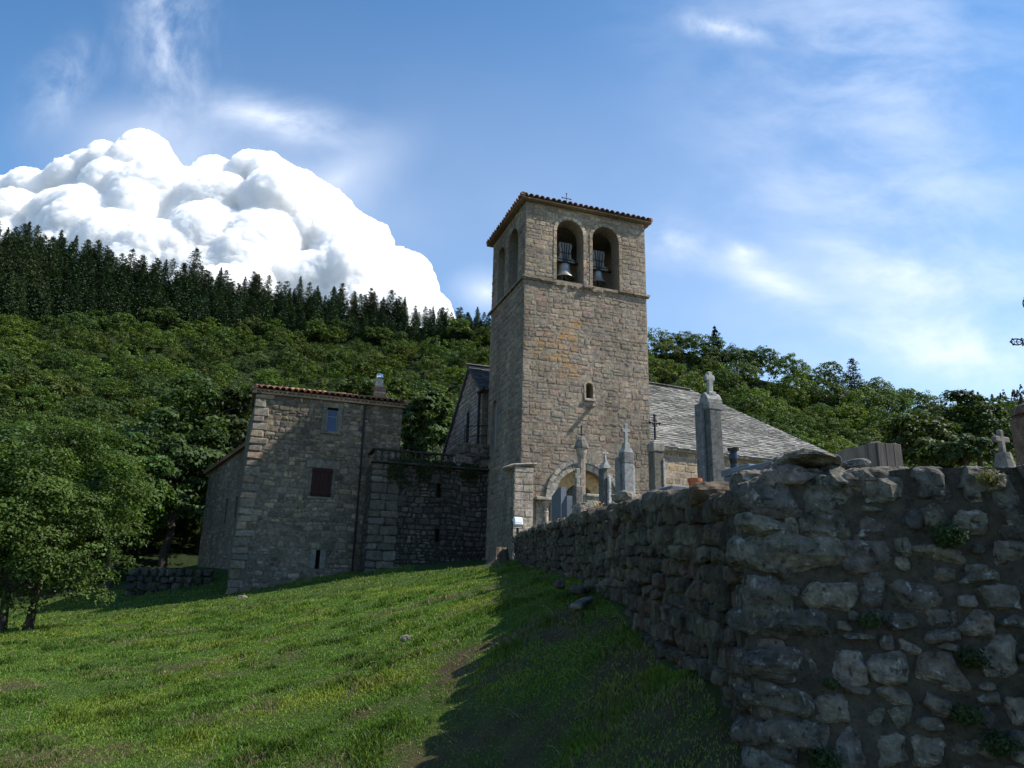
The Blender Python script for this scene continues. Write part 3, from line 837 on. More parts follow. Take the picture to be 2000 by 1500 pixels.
    for (x, xs) in ((1.1, (.88, 1.36)), (4.64, (4.37, 4.85))):
        s = Acc(); bbox(s, TP(x, -.12, 5.53), (.98, .42, .13), rotz(AN), (.28, .25, .2), .02); s.build('impost', M['tower_stone'], arch)
        s = Acc()
        for xx in (x + .02, x + .32 * (1 if x < 3 else -1)):
            lathe(s, [(.17, 0), (.17, .12), (.11, .18), (.11, 1.75), (.13, 1.78), (.10, 1.82), (.13, 2.0), (.2, 2.2), (.2, 2.25)], TP(xx, -.1, 3.2), 16, (.32, .28, .22))
        s.build('colonnette', M['tower_stone'], arch)
        s = Acc(); bbox(s, TP(x, .0, 4.35), (.8, .1, 2.2), rotz(AN), (.29, .25, .2), .01); s.build('jamb', M['tower_stone'], arch)
    s = Acc(); pts = [(1.585, 3.0), (2.145, 3.0), (2.145, 5.62)] + [(2.85 + .705 * math.cos(t), 5.62 + .705 * math.sin(t)) for t in np.linspace(math.pi, 0, 14)] + [(3.555, 3.0), (4.155, 3.0)] + [(2.87 + 1.285 * math.cos(t), 5.62 + 1.285 * math.sin(t)) for t in np.linspace(0, math.pi, 20)]
    n = len(pts); lo = [TP(p, .36, z) for p, z in pts]; 
    bm_f = []
    s.add(*_ring(pts, lambda p, z: TP(p, .36, z), lambda p, z: TP(p, .46, z))); s.build('plaster_tympanum', M['tympanum'], arch)
    s = Acc(); prism(s, archpoly(2.1, 3.6, 2.9, 5.66), T0 + N3 * .85, U3, Z3, -N3, .02, (.03, .02, .02), .05)
    for k in range(7): box(s, TP(2.2 + k * .21, .81, 4.5), (.19, .03, 3.6), rotz(AN), (.05, .035, .025))
    s.build('door', M['wood2'], root)
    # pale door in the shaded side
    s = Acc(); prism(s, archpoly(3.56, 4.34, 8.26, 10.3, 8), T0 + U3 * .2, N3, Z3, -U3, .03, (.3, .32, .33), .03); s.build('side_door', M['palewood'], root)
    # lifted buttress with flat capstone on the corner
    s = Acc()
    bx = [(-.38, -.28), (.47, -.28), (.47, .55), (-.38, .55)]
    v = [TP(p, q, z) for z in (TZ0, 6.78) for p, q in bx]; s.add(v, BOXQ, (.3, .26, .21))
    O = TP(-.38, -.28, 0); masonry(s, O, U3, Z3, -N3, lambda v: (0, .85), 6.78, rng, None, hr=(.24, .4), wr=(.3, .6), pal=[(.36, .31, .24), (.33, .28, .22)], v0=TZ0)
    masonry(s, TP(-.38, .55, 0), -N3, Z3, -U3, lambda v: (0, .83), 6.78, rng, None, hr=(.3, .45), wr=(.3, .6), pal=PAL_TOWER, v0=TZ0)
    b = s.build('buttress', M['tower_stone'], root)
    s = Acc(); rock(s, TP(-.05, .1, 6.86), (.72, .5, .085), rotz(AN) @ np.array([[1, 0, -.0], [0, 1, 0], [.12, 0, 1]]), rng, 10, col=(.42, .40, .36), rough=.03); s.build('capstone', M['tower_stone'], b)
    # pavilion roof with canal tiles, eave board, cross
    _, r0, r1 = hip_roof(root, TP(0, 0, 0), U3, N3, TW, TD, 19.5, .28, math.radians(19), rng)
    s = Acc()
    for (c_, sz) in (((TW / 2, -.1, 19.45), (TW + .36, .2, .09)), ((-.1, TD / 2, 19.45), (.2, TD + .36, .09)), ((TW + .1, TD / 2, 19.45), (.2, TD + .36, .09)), ((TW / 2, TD + .1, 19.45), (TW + .36, .2, .09))):
        bbox(s, TP(*c_), (sz[0] - .2, sz[1] - .06, .07) if sz[0] > 1 else (sz[0] - .06, sz[1] - .2, .07), rotz(AN), (.2, .155, .12), .01)
    s.build('eave_course', M['tower_stone'], root)
    s = Acc(); ap = (r0 + r1) / 2; tz = onplane(1105, 378, TP(0, TD / 2, 0), N3)[2]
    tube(s, [ap - Z3 * .2, [ap[0], ap[1], tz]], .022, 6); R = U3
    zc = tz - .28
    tube(s, [np.array([ap[0], ap[1], zc]) - R * .22, np.array([ap[0], ap[1], zc]) + R * .22], .022, 6)
    for q in (np.array([ap[0], ap[1], zc]) - R * .24, np.array([ap[0], ap[1], zc]) + R * .24, np.array([ap[0], ap[1], tz])): lathe(s, [(.01, -.04), (.045, 0), (.01, .04)], q, 8)
    s.build('roof_cross', M['iron'], root)
    # drain holes
    # bells: each hangs in its opening, a thing of its own
    for (u, n, zt, R_, H_, lab, hw) in ((2.22, .62, 16.88, .50, .80, 'larger bronze bell hanging in the left arched opening of the tower', .62), (4.03, .74, 16.85, .40, .66, 'smaller bronze bell hanging in the right arched opening of the tower', .6)):
        b = thing('bell', TP(u, n, zt - H_), lab, 'bell', 'bells of the tower')
        s = Acc(); pr = [(1.0, 0), (.98, .03), (.86, .12), (.74, .25), (.63, .42), (.565, .6), (.54, .78), (.50, .88), (.36, .95), (.15, 1.0)]
        inner = [(.9, .02), (.78, .1), (.6, .35), (.5, .7), (.05, .9)]
        lathe(s, [(R_ * r, H_ * z) for r, z in inner[::-1]] + [(R_ * r, H_ * z) for r, z in pr], TP(u, n, zt - H_), 36, (.2, .2, .18)); s.build('bell_body', M['bronze'], b, smooth=True)
        s = Acc(); tube(s, [TP(u, n, zt - .2), TP(u, n, zt - H_ - .02)], .02, 6); lathe(s, [(.02, -.09), (.07, -.03), (.06, .03), (.02, .08)], TP(u, n, zt - H_ + .0), 10); s.build('clapper', M['iron'], b)
        s = Acc(); z0 = zt + .04
        pts = [(-hw * .8, 0), (hw * .8, 0), (hw * .8, .14), (hw * .5, .2), (hw * .46, .55), (hw * .56, .85), (hw * .5, .98), (-hw * .5, .98), (-hw * .56, .85), (-hw * .46, .55), (-hw * .5, .2), (-hw * .8, .14)]
        prism(s, pts, TP(u, n, z0), U3, Z3, -N3, .13, (.2, .2, .19), .13); s.build('headstock', M['headstock'], b)
        s = Acc()
        for x in (-.16, -.04, .06, .18):
            tube(s, [TP(u + x * .55, n - .15, zt - .02), TP(u + x * 1.25, n - .15, z0 + .95)], .02, 5)
        box(s, TP(u, n - .14, z0 + .45), (hw * .95, .03, .035), rotz(AN)); box(s, TP(u, n - .14, z0 + .1), (hw * 1.5, .03, .04), rotz(AN))
        s.build('iron_strap', M['iron'], b)
        s = Acc(); bbox(s, TP(u, n + .02, z0 + .05), (hw * 2.5, .12, .1), rotz(AN), (.03, .03, .03), .01); s.build('axle', M['iron'], b)


BOXQ = [[0, 1, 5, 4], [1, 2, 6, 5], [2, 3, 7, 6], [3, 0, 4, 7], [4, 5, 6, 7], [3, 2, 1, 0]]


def _ring(pts, front, back):
    """a flat plate with any outline (triangulated), front and back plus rim"""
    from mathutils.geometry import tessellate_polygon
    tris = tessellate_polygon([[Vector((p, z, 0)) for p, z in pts]]); n = len(pts)
    v = [front(p, z) for p, z in pts] + [back(p, z) for p, z in pts]
    f = [list(t) for t in tris] + [[n + i for i in t][::-1] for t in tris] + [[i, (i + 1) % n, n + (i + 1) % n, n + i] for i in range(n)]
    return v, f


build_tower()

# ------------------------------------------------------------------ nave behind the tower
AN2 = math.radians(24.5)


def slabs(acc, P0, U, S, span, Ln, rng, row=.16, w=(.22, .5), pal=PAL_SLATE, th=.03):
    """rows of rough stone slabs on a roof plane: P0 + u U + s S ; span(s) -> (u0,u1)"""
    U, S = np.asarray(U, float), np.asarray(S, float); Nn = np.cross(U, S); Nn /= np.linalg.norm(Nn)
    s = 0
    F = [[0, 1, 5, 4], [1, 2, 6, 5], [2, 3, 7, 6], [3, 0, 4, 7], [4, 5, 6, 7]]
    while s < Ln:
        rw = row * rng.uniform(.75, 1.3); a, b = span(s + rw / 2); u = a
        while u < b - .02:
            ww = min(rng.uniform(*w), b - u); j = rng.uniform(-.025, .025, 4); t = th * rng.uniform(.6, 1.6); lift = rng.uniform(0, .012)
            top = rw * 1.35
            q = [(u + .004, s + j[0], 0), (u + ww - .004, s + j[1], 0), (u + ww - .004, s + top, -.012), (u + .004, s + top, -.012)]
            v = [P0 + U * x + S * y + Nn * (z + .01 - t * .2) for x, y, z in q] + [P0 + U * x + S * y + Nn * (z + .02 + (t + lift if k < 2 else .002)) for k, (x, y, z) in enumerate(q)]
            acc.add(v, F, pick(pal, rng, .16)); u += ww
        s += rw


def build_nave():
    rng = np.random.default_rng(21)
    root = thing('church_nave', TP(6.3, 3.2, 2), 'church nave with a grey stone slab roof, right of and behind the bell tower', 'church')
    Ur = np.array([math.cos(AN2), math.sin(AN2), 0]); Nr = np.array([-math.sin(AN2), math.cos(AN2), 0])
    P0 = TP(TW + .02, 3.0, 0)
    ez = onplane(1290, 874, P0, Nr)[2]
    f = lambda px, py: onplane(px, py, P0, Nr)
    L1 = float((f(1690, 922) - P0)[:2] @ Ur[:2])
    run = 4.6
    rt = onplane(1300, 755, P0 + Nr * run, Nr); rz = rt[2]
    rend = onplane(1352, 766, P0 + Nr * run, Nr); Lr = float((rend - (P0 + Nr * run))[:2] @ Ur[:2])
    E = P0 + Z3 * ez - Nr * .25          # eave line start
    # wall below
    a = Acc()
    w = [P0, P0 + Ur * L1, P0 + Ur * (L1 + .3) + Nr * 2.5, P0 + Ur * (L1 + .4) + Nr * 4.6, P0 + Ur * (L1 + .3) + Nr * 6.7, P0 + Ur * L1 + Nr * 9.2, P0 + Nr * 9.2]
    nb = len(w); zb, zt = 1.5, ez + .02
    a.add([np.array([p[0], p[1], zb]) for p in w] + [np.array([p[0], p[1], zt]) for p in w], [[i, (i + 1) % nb, nb + (i + 1) % nb, nb + i] for i in range(nb)] + [list(range(nb, 2 * nb))])
    a.build('wall', M['plaster'], root)
    a = Acc(); PALN = [(.31, .25, .19), (.27, .225, .18), (.35, .29, .225), (.24, .20, .165), (.35, .265, .17)]
    masonry(a, P0, Ur, Z3, -Nr, lambda v: (0, L1), ez, rng, None, hr=(.22, .4), wr=(.3, .8), pal=PALN, prot=(-.004, .025), v0=1.5, joint=.03)
    e2 = w[2] - w[1]; l2 = np.linalg.norm(e2); e2 = e2 / l2; n2 = np.array([e2[1], -e2[0], 0])
    masonry(a, w[1], e2, Z3, n2, lambda v: (0, l2), ez, rng, None, hr=(.22, .4), wr=(.3, .8), pal=PALN, v0=1.5)
    a.build('stonework', M['tower_stone'], root)
    a = Acc(); bbox(a, P0 + Ur * L1 / 2 - Nr * .1 + Z3 * (ez - .07), (L1, .2, .13), rotz(AN2), (.33, .24, .13), .02); a.build('cornice', M['plaster'], root)
    # roof planes
    rise = rz - ez; a = Acc()
    S = Nr * (run + .25) + Z3 * rise; sl = np.linalg.norm(S); S = S / sl
    ee = E + Ur * (L1 + .25)
    R0 = E + S * sl; R1 = R0 + Ur * Lr
    c1, c2, c3 = E + Ur * (L1 + .2), np.array([*(w[2] + Ur * .3 - Nr * .1)[:2], ez]), np.array([*(w[3] + Ur * .35)[:2], ez])
    c4 = np.array([*(w[4] + Ur * .3 + Nr * .1)[:2], ez]); c5 = E + Ur * (L1 + .2) + Nr * 9.7; c6 = E + Nr * 9.7
    V = [E, c1, c2, c3, c4, c5, c6, R0, R1]
    a.add(V + [p - Z3 * .08 for p in V], [[0, 1, 8, 7], [1, 2, 8], [2, 3, 8], [3, 4, 8], [4, 5, 8], [5, 6, 7, 8], [0, 9, 10, 1], [1, 10, 11, 2], [2, 11, 12, 3], [0, 7, 16, 9]], (.16, .16, .15))
    slabs(a, E, Ur, S, lambda s: (0, L1 + .2 + (Lr - L1 - .2) * min(s / sl, 1)), sl, rng)
    for (p, q) in ((c1, c2), (c2, c3), (c3, c4)):
        u = q - p; lu = np.linalg.norm(u); u = u / lu; t = (R1 - p) @ u; ss = R1 - p - u * t; ls = np.linalg.norm(ss); ss = ss / ls
        slabs(a, p, u, ss, lambda s: (t * s / ls, lu + (t - lu) * s / ls), ls, rng, pal=[(c[0] * .85, c[1] * .85, c[2] * .86) for c in PAL_SLATE], w=(.2, .42))
    for k in range(int(Lr / .45)):
        bbox(a, R0 + Ur * (k * .45 + .2) + Z3 * .05, (.44, .4, .05), rotz(AN2), pick(PAL_SLATE, rng), .01)
    a.build('roof', M['slate'], root)
    # wing with the gable seen left of the tower
    root2 = thing('gabled_wing', TP(-.2, 7.5, 2), 'narrow stone gable wall with slate roof squeezed behind the left side of the tower', 'church wing')
    G0 = TP(-.2, 0, 0)
    g = lambda px, py: onplane(px, py, G0, U3)
    nd = lambda p: float((p - G0)[:2] @ N3[:2])
    ap = g(919, 716); rt_ = g(943, 758); lf = g(868, 887)
    poly = [(nd(rt_), 1.5), (nd(rt_), rt_[2]), (nd(ap), ap[2]), (nd(lf), lf[2]), (nd(lf), 1.5)]
    a = Acc(); ln = 5.0
    prism(a, [(p, z) for p, z in poly], G0, N3, Z3, U3, ln, (.2, .17, .14)); a.build('wall', M['house_mortar'], root2)
    a = Acc()

    def span(v):
        lo, hi = nd(rt_), nd(lf)
        if v > lf[2]: hi = nd(lf) + (nd(ap) - nd(lf)) * (v - lf[2]) / (ap[2] - lf[2])
        if v > rt_[2]: lo = nd(rt_) + (nd(ap) - nd(rt_)) * (v - rt_[2]) / (ap[2] - rt_[2])
        return (-hi, -lo)
    wt, wb = g(915, 806), g(913, 866)
    masonry(a, G0, -N3, Z3, -U3, span, ap[2], rng, lambda z: [(-nd(wt) - .25, -nd(wt) + .25)] if wb[2] < z < wt[2] else [], hr=(.16, .3), wr=(.15, .4), pal=[(.28, .235, .19), (.24, .2, .17), (.3, .24, .21)], v0=5, joint=.035, jit=.025)
    a.build('stonework', M['house_stone'], root2)
    a = Acc(); box(a, G0 + N3 * nd(wt) - U3 * .012 + Z3 * (wt[2] + wb[2]) / 2, (.03, .46, wt[2] - wb[2]), rotz(AN)); a.build('window', M['dark'], root2)
    a = Acc()
    for (p, q) in ((rt_, ap), (lf, ap)):
        d = q - p; p2 = p - d * .06
        S = (q - p2); l = np.linalg.norm(S); S = S / l
        uu = U3 if p is rt_ else -U3
        st = p2 - U3 * .15 if p is rt_ else p2 + U3 * (ln)
        Nn = np.cross(uu, S)
        a.add([st, st + uu * (ln + .15), st + uu * (ln + .15) + S * l, st + S * l] + [x - Nn * .12 for x in (st, st + uu * (ln + .15), st + uu * (ln + .15) + S * l, st + S * l)], [[0, 1, 2, 3], [7, 6, 5, 4], [0, 4, 5, 1], [1, 5, 6, 2], [2, 6, 7, 3], [3, 7, 4, 0]], (.07, .07, .075))
        slabs(a, st, uu, S, lambda s: (0, ln + .15), l, rng, row=.2, pal=[(.085, .088, .095), (.06, .063, .07), (.11, .11, .115)])
    bbox(a, ap + U3 * 1.2 + Z3 * .1, (3.0, .3, .05), rotz(AN), (.2, .2, .2), .02)
    a.build('roof', M['slate'], root2)
    a = Acc(); d1, d2 = g(940, 768), g(936, 876); tube(a, [d1 - U3 * .12 - N3 * .2, d1 - U3 * .1, (d1 + d2) / 2 - U3 * .1, d2 - U3 * .1], .06, 8); tube(a, [d1 - U3 * .12 - N3 * .8 + Z3 * .05, d1 - U3 * .12 + N3 * .15 + Z3 * .05], .08, 8); a.build('downpipe', M['iron'], root2)


build_nave()

# ------------------------------------------------------------------ house, annex, terrace
HY = 33.25
H0 = np.r_[at(483, 957, HY)[:2], 0]


def HP(u, n, z): return H0 + U3 * u + N3 * n + Z3 * z


def hfit(px, py, off=0.0):
    p = onplane(px, py, H0 + N3 * off, N3); return float((p - H0)[:2] @ U3[:2]), float(p[2])


def build_house():
    rng = np.random.default_rng(31)
    root = thing('stone_house', HP(0, 0, 1), 'tall rubble stone house with a maroon shutter and tiled roof, left of the tower', 'house')
    W = 6.75; D = 7.6; zt = hfit(508, 764)[1] - .12; sk = .45
    back = HP(-sk, D, 0)
    bt = .28     # batter of the left corner
    v = [HP(-bt, -.05, .3), HP(W, 0, .3), HP(W, D, .3), back - U3 * .1, HP(0, 0, zt), HP(W, 0, zt), HP(W, D, zt), back + Z3 * zt]
    v[3] = v[3] + Z3 * .3
    a = Acc(); a.add(v, BOXQ); body = a.build('wall', M['house_mortar'], root)
    (w0, wt), (w1, wb) = hfit(640, 796), hfit(657, 843); (s0, st), (s1, sb) = hfit(611, 914), hfit(645, 971); (l0, lt) = hfit(622, 1074); lb = hfit(620, 1111)[1]
    cut = []
    for (p, q, z0, z1, d) in ((w0, w1, wb, wt, .3), (l0 - .09, l0 + .09, lb, lt, .5)):
        c = Acc(); prism(c, [(p, z0), (q, z0), (q, z1), (p, z1)], H0, U3, Z3, -N3, .5, back=d); cut.append(c.build('cut', M['dark'], None))
    boolean_cut(body, cut); body.data.materials.clear(); body.data.materials.append(M['house_mortar'])
    a = Acc()

    def holes(z):
        r = []
        if wb - .2 < z < wt + .25: r.append((w0 - .22, w1 + .22))
        if sb < z < st + .38: r.append((s0 - .12, s1 + .12) if z < st else (s0 - .35, s1 + .35))
        if lb < z < lt: r.append((l0 - .35, l0 + .35))
        return r
    tilt = (HP(0, 0, zt) - HP(-bt, -.05, .3)); 
    masonry(a, H0, U3, Z3, -N3, lambda v: (-bt * (zt - v) / (zt - .3) + .5, W), zt, rng, holes, hr=(.12, .3), wr=(.13, .46), pal=PAL_HOUSE, v0=.6, prot=(.0, .045), jit=.035, cham=(.025, .07), bulge=.03, wav=.09, joint=.018, var=.40)
    z = .6; k = 0     # quoins on the left corner
    while z < zt - .1:
        h = min(rng.uniform(.28, .45), zt - z); wq = (.7 if k % 2 else .5) + rng.uniform(-.18, .15); x0 = -bt * (zt - z) / (zt - .3)
        bbox(a, HP(x0 + wq / 2 - .07, .22, z + h / 2), (wq + .06, .6, h - .02), rotz(AN), pick([(.19, .163, .128), (.165, .143, .116), (.22, .17, .116)], rng), .045, .03, rng); z += h; k += 1
    ld = (back - H0); ll = np.linalg.norm(ld[:2]); ldir = ld / ll; ln_ = np.array([-ldir[1], ldir[0], 0])
    masonry(a, np.array([back[0], back[1], 0]), -ldir, Z3, ln_, lambda v: (0, ll - .3), zt, rng, None, hr=(.18, .34), wr=(.2, .6), pal=PAL_HOUSE, v0=.5, prot=(-.01, .02))
    masonry(a, HP(W, 0, 0), N3, Z3, U3, lambda v: (0, D), zt, rng, None, hr=(.22, .36), wr=(.25, .6), pal=PAL_HOUSE, v0=.5)
    a.build('stonework', M['house_stone'], root)
    # upper window
    a = Acc(); PS = [(.135, .12, .097), (.12, .107, .088)]
    bbox(a, HP((w0 + w1) / 2, .02, wt + .12), (w1 - w0 + .42, .14, .24), rotz(AN), pick(PS, rng), .015)
    for x in (w0 - .11, w1 + .11): bbox(a, HP(x, .03, (wt + wb) / 2), (.215, .14, wt - wb - .004), rotz(AN), pick(PS, rng), .015)
    bbox(a, HP((w0 + w1) / 2, .0, wb - .08), (w1 - w0 + .44, .2, .15), rotz(AN), pick(PS, rng), .015)
    w = a.build('window', M['house_stone'], root)
    a = Acc(); box(a, HP((w0 + w1) / 2, .09, (wt + wb) / 2 - .05), (w1 - w0 - .0, .02, wt - wb - .1), rotz(AN)); a.build('pane', M['blueglass'], w)
    a = Acc()
    for zz in (wb + .62 * (wt - wb),): box(a, HP((w0 + w1) / 2, .065, zz), (w1 - w0, .025, .03), rotz(AN))
    for x in (w0 + .02, w1 - .02): box(a, HP(x, .065, (wt + wb) / 2 - .05), (.04, .03, wt - wb - .1), rotz(AN))
    a.build('frame', M['palewood'], w)
    # closed shutter with lintel
    a = Acc()
    nb = 5
    for k in range(nb):
        ww = (s1 - s0) / nb; bbox(a, HP(s0 + ww * (k + .5), -.075, (st + sb) / 2), (ww - .008, .035, st - sb), rotz(AN), bev=.006)
    for zz in (sb + .12, st - .12): bbox(a, HP((s0 + s1) / 2, -.11, zz), (s1 - s0 + .07, .03, .1), rotz(AN), bev=.006)
    a.build('shutter', M['shutter'], root)
    a = Acc(); bbox(a, HP((s0 + s1) / 2, .02, st + .19), (s1 - s0 + .6, .16, .36), rotz(AN), (.135, .12, .098), .02, .01, rng)
    for x in (s0 - .06, s1 + .06): bbox(a, HP(x, .02, (st + sb) / 2), (.13, .14, st - sb), rotz(AN), (.11, .1, .084), .01)
    bbox(a, HP((s0 + s1) / 2, .02, sb - .07), (s1 - s0 + .3, .16, .12), rotz(AN), (.14, .125, .105), .02)
    a.build('lintel', M['house_stone'], root)
    # slit at the foot
    a = Acc()
    for x in (l0 - .22, l0 + .22): bbox(a, HP(x, .03, (lt + lb) / 2), (.255, .16, lt - lb), rotz(AN), (.14, .13, .112), .02)
    s = a.build('slit_window', M['house_stone'], root)
    a = Acc(); box(a, HP(l0, .35, (lt + lb) / 2), (.3, .02, lt - lb), rotz(AN)); a.build('pane', M['dark'], s)
    # eaves cornice and roof
    a = Acc(); bbox(a, HP(W / 2, -.03, zt + .04), (W + .2, .24, .1), rotz(AN), (.24, .18, .13), .01); bbox(a, HP(-.1, D / 2, zt + .04), (.4, D + .3, .1), rotz(AN), (.24, .18, .13), .01)
    kk = 0
    while kk < int((W + .4) / .2):
        tube(a, [HP(-.15 + kk * .2, .05, zt + .13), HP(-.15 + kk * .2, -.17, zt + .13)], .07, 8, pick(PAL_TILE, rng)); kk += 1
    a.build('eaves_cornice', M['tile'], root)
    hip_roof(root, HP(0, 0, 0), U3, N3, W, D, zt + .2, .2, math.radians(15), rng)
    # chimney
    cb = hfit(741, 775, 1.4); cu = cb[0]
    a = Acc(); zc0 = zt + .25; zc1 = hfit(741, 757, 1.4)[1]; zc2 = hfit(741, 742, 1.4)[1]
    bbox(a, HP(cu, 1.4, (zc0 + zc1) / 2), (.55, .5, zc1 - zc0), rotz(AN), (.27, .16, .12), .02)
    for k in range(4): bbox(a, HP(cu, 1.4, zc1 - .06 - k * .14), (.6 - .03 * (k % 2), .55 - .03 * (k % 2), .1), rotz(AN), pick([(.3, .16, .11), (.35, .27, .2), (.24, .15, .12)], rng), .02)
    ch = a.build('chimney', M['house_stone'], root)
    a = Acc(); bbox(a, HP(cu - .06, 1.4, (zc1 + zc2) / 2), (.36, .36, zc2 - zc1), rotz(AN), (.42, .38, .32), .02); a.build('flue', M['tower_stone'], ch)
    a = Acc(); zc = zc2 + .17; lathe(a, [(.03, -.17), (.1, -.155), (.16, -.08), (.175, 0), (.16, .08), (.1, .14), (.02, .165)], HP(cu - .06, 1.4, zc), 24)
    for k in range(14):
        t = 2 * math.pi * k / 14; tube(a, [HP(cu - .06, 1.4, zc) + np.array([.17 * math.cos(t) * math.cos(p), .17 * math.sin(t) * math.cos(p), .18 * math.sin(p)]) for p in np.linspace(-1.3, 1.3, 7)], .012, 5)
    a.build('cowl', M['steel'], ch, smooth=True)
    # downpipe
    a = Acc(); g0, g1 = hfit(525, 767), hfit(713, 791); g2 = hfit(705, 898)
    tube(a, [HP(g0[0], -.09, g0[1]), HP(g1[0] - .1, -.09, g1[1]), HP(g1[0], -.09, g1[1] - .1)], .022, 6)
    tube(a, [HP(g1[0], -.1, g1[1] + .02), HP((g1[0] + g2[0]) / 2, -.1, (g1[1] + g2[1]) / 2), HP(g2[0], -.1, g2[1]), HP(g2[0] - .02, -.1, 2.4)], .045, 8); a.build('downpipe', M['iron'], root)
    return back, zt


HB, HZT = build_house()


def build_annex():
    rng = np.random.default_rng(41)
    YA = 40.4; A = at(478, 1000, YA); B = at(396, 1010, 46.2)
    A = np.r_[A[:2], 0]; B = np.r_[B[:2], 0]
    d = B - A; L = np.linalg.norm(d); d = d / L; nrm = np.array([-d[1], d[0], 0]);
    if nrm @ (-A) < 0: nrm = -nrm
    f = lambda px, py: onplane(px, py, A, nrm)
    root = thing('stone_annex', A + Z3 * 2, 'lower stone annex with three narrow windows and sloping tiled roof, left behind the house', 'house')
    uu = lambda p: float((p - A)[:2] @ d[:2])
    tr, tl = f(478, 874), f(409, 922)
    # wall faces the camera: u runs from the right (house) to the left
    a = Acc(); Dp = 6
    pts = [(-.6, .8), (uu(f(386, 1100)), .8), (uu(tl), tl[2]), (-.6, tr[2] + .2)]
    lo = [A + d * p + Z3 * z for p, z in pts]; hi = [q - nrm * Dp for q in lo]
    a.add(lo + hi, [[0, 3, 2, 1], [4, 5, 6, 7], [0, 1, 5, 4], [1, 2, 6, 5], [2, 3, 7, 6], [3, 0, 4, 7]]); body = a.build('wall', M['house_mortar'], root)
    wins = [((411, 987), (406.5, 1036)), ((444.5, 974), (439.5, 1025)), ((464, 971), (459.5, 1012))]
    W_ = []
    for (p, q) in wins:
        p_, q_ = f(*p), f(*q); W_.append(((uu(p_) + uu(q_)) / 2, q_[2], p_[2]))
    cut = []
    for (u, z0, z1) in W_:
        c = Acc(); c.add([A + d * (u + x) + Z3 * z + nrm * y for y in (.5, -.25) for z in (z0, z1) for x in (-.17, .17)], BOXF); bmw = c.build('cut', M['dark'], None)
        bm = bmesh.new(); bm.from_mesh(bmw.data); bmesh.ops.recalc_face_normals(bm, faces=bm.faces); bm.to_mesh(bmw.data); bm.free(); cut.append(bmw)
    bm = bmesh.new(); bm.from_mesh(body.data); bmesh.ops.recalc_face_normals(bm, faces=bm.faces); bm.to_mesh(body.data); bm.free()
    boolean_cut(body, cut); body.data.materials.clear(); body.data.materials.append(M['house_mortar'])
    a = Acc(); uend = uu(tl); ub = uu(f(386, 1100))

    def span(v):
        hi = ub + (uend - ub) * (v - .8) / (tl[2] - .8); lo = -.5
        if v > tl[2]: hi = uend * (1 - (v - tl[2]) / (tr[2] - tl[2] + .01))
        return (-max(hi, lo + .1), -lo)
    masonry(a, A, -d, Z3, nrm, span, tr[2], rng, lambda z: [(-u - .3, -u + .3) for (u, z0, z1) in W_ if z0 - .1 < z < z1 + .15], hr=(.14, .3), wr=(.15, .45), pal=[(.165, .145, .115), (.145, .128, .104), (.185, .16, .125)], v0=1.0, prot=(-.015, .012), jit=.03, cham=(.03, .08), wav=.07)
    a.build('stonework', M['house_stone'], root)
    for (u, z0, z1) in W_:
        a = Acc(); zc = (z0 + z1) / 2
        R = np.stack([-d, -nrm, Z3], 1)
        for x in (-.235, .235): bbox(a, A + d * (u + x) + Z3 * zc + nrm * .0, (.125, .06, z1 - z0), R, (.13, .115, .094), .01)
        bbox(a, A + d * u + Z3 * (z1 + .07), (.6, .06, .14), R, (.14, .124, .1), .01); bbox(a, A + d * u + Z3 * (z0 - .05), (.6, .08, .1), R, (.14, .124, .1), .01)
        w = a.build('window', M['house_stone'], root)
        a = Acc(); bbox(a, A + d * u + Z3 * zc - nrm * .16, (.335, .03, z1 - z0), R, bev=.004); a.build('pane', M['dark'], w)
    # roof slope following the rake
    a = Acc(); p0 = A + d * (uend + .3) + Z3 * (tl[2] - .02) + nrm * .25; q0 = A - d * .7 + Z3 * (tr[2] + .25) + nrm * .25
    s = q0 - p0; ls = np.linalg.norm(s); s = s / ls; bk = -nrm * 6.5
    V = [p0, q0, q0 + bk, p0 + bk]; a.add(V + [x - Z3 * .1 for x in V], [[0, 1, 2, 3], [7, 6, 5, 4], [0, 4, 5, 1], [1, 5, 6, 2], [2, 6, 7, 3], [3, 7, 4, 0]], (.2, .13, .09))
    if np.cross(-nrm, s)[2] < 0: canal_tiles(a, p0 + bk, nrm, s, 6.5, lambda u: ls, rng)
    else: canal_tiles(a, p0, -nrm, s, 6.5, lambda u: ls, rng)
    a.build('roof', M['tile'], root)


build_annex()


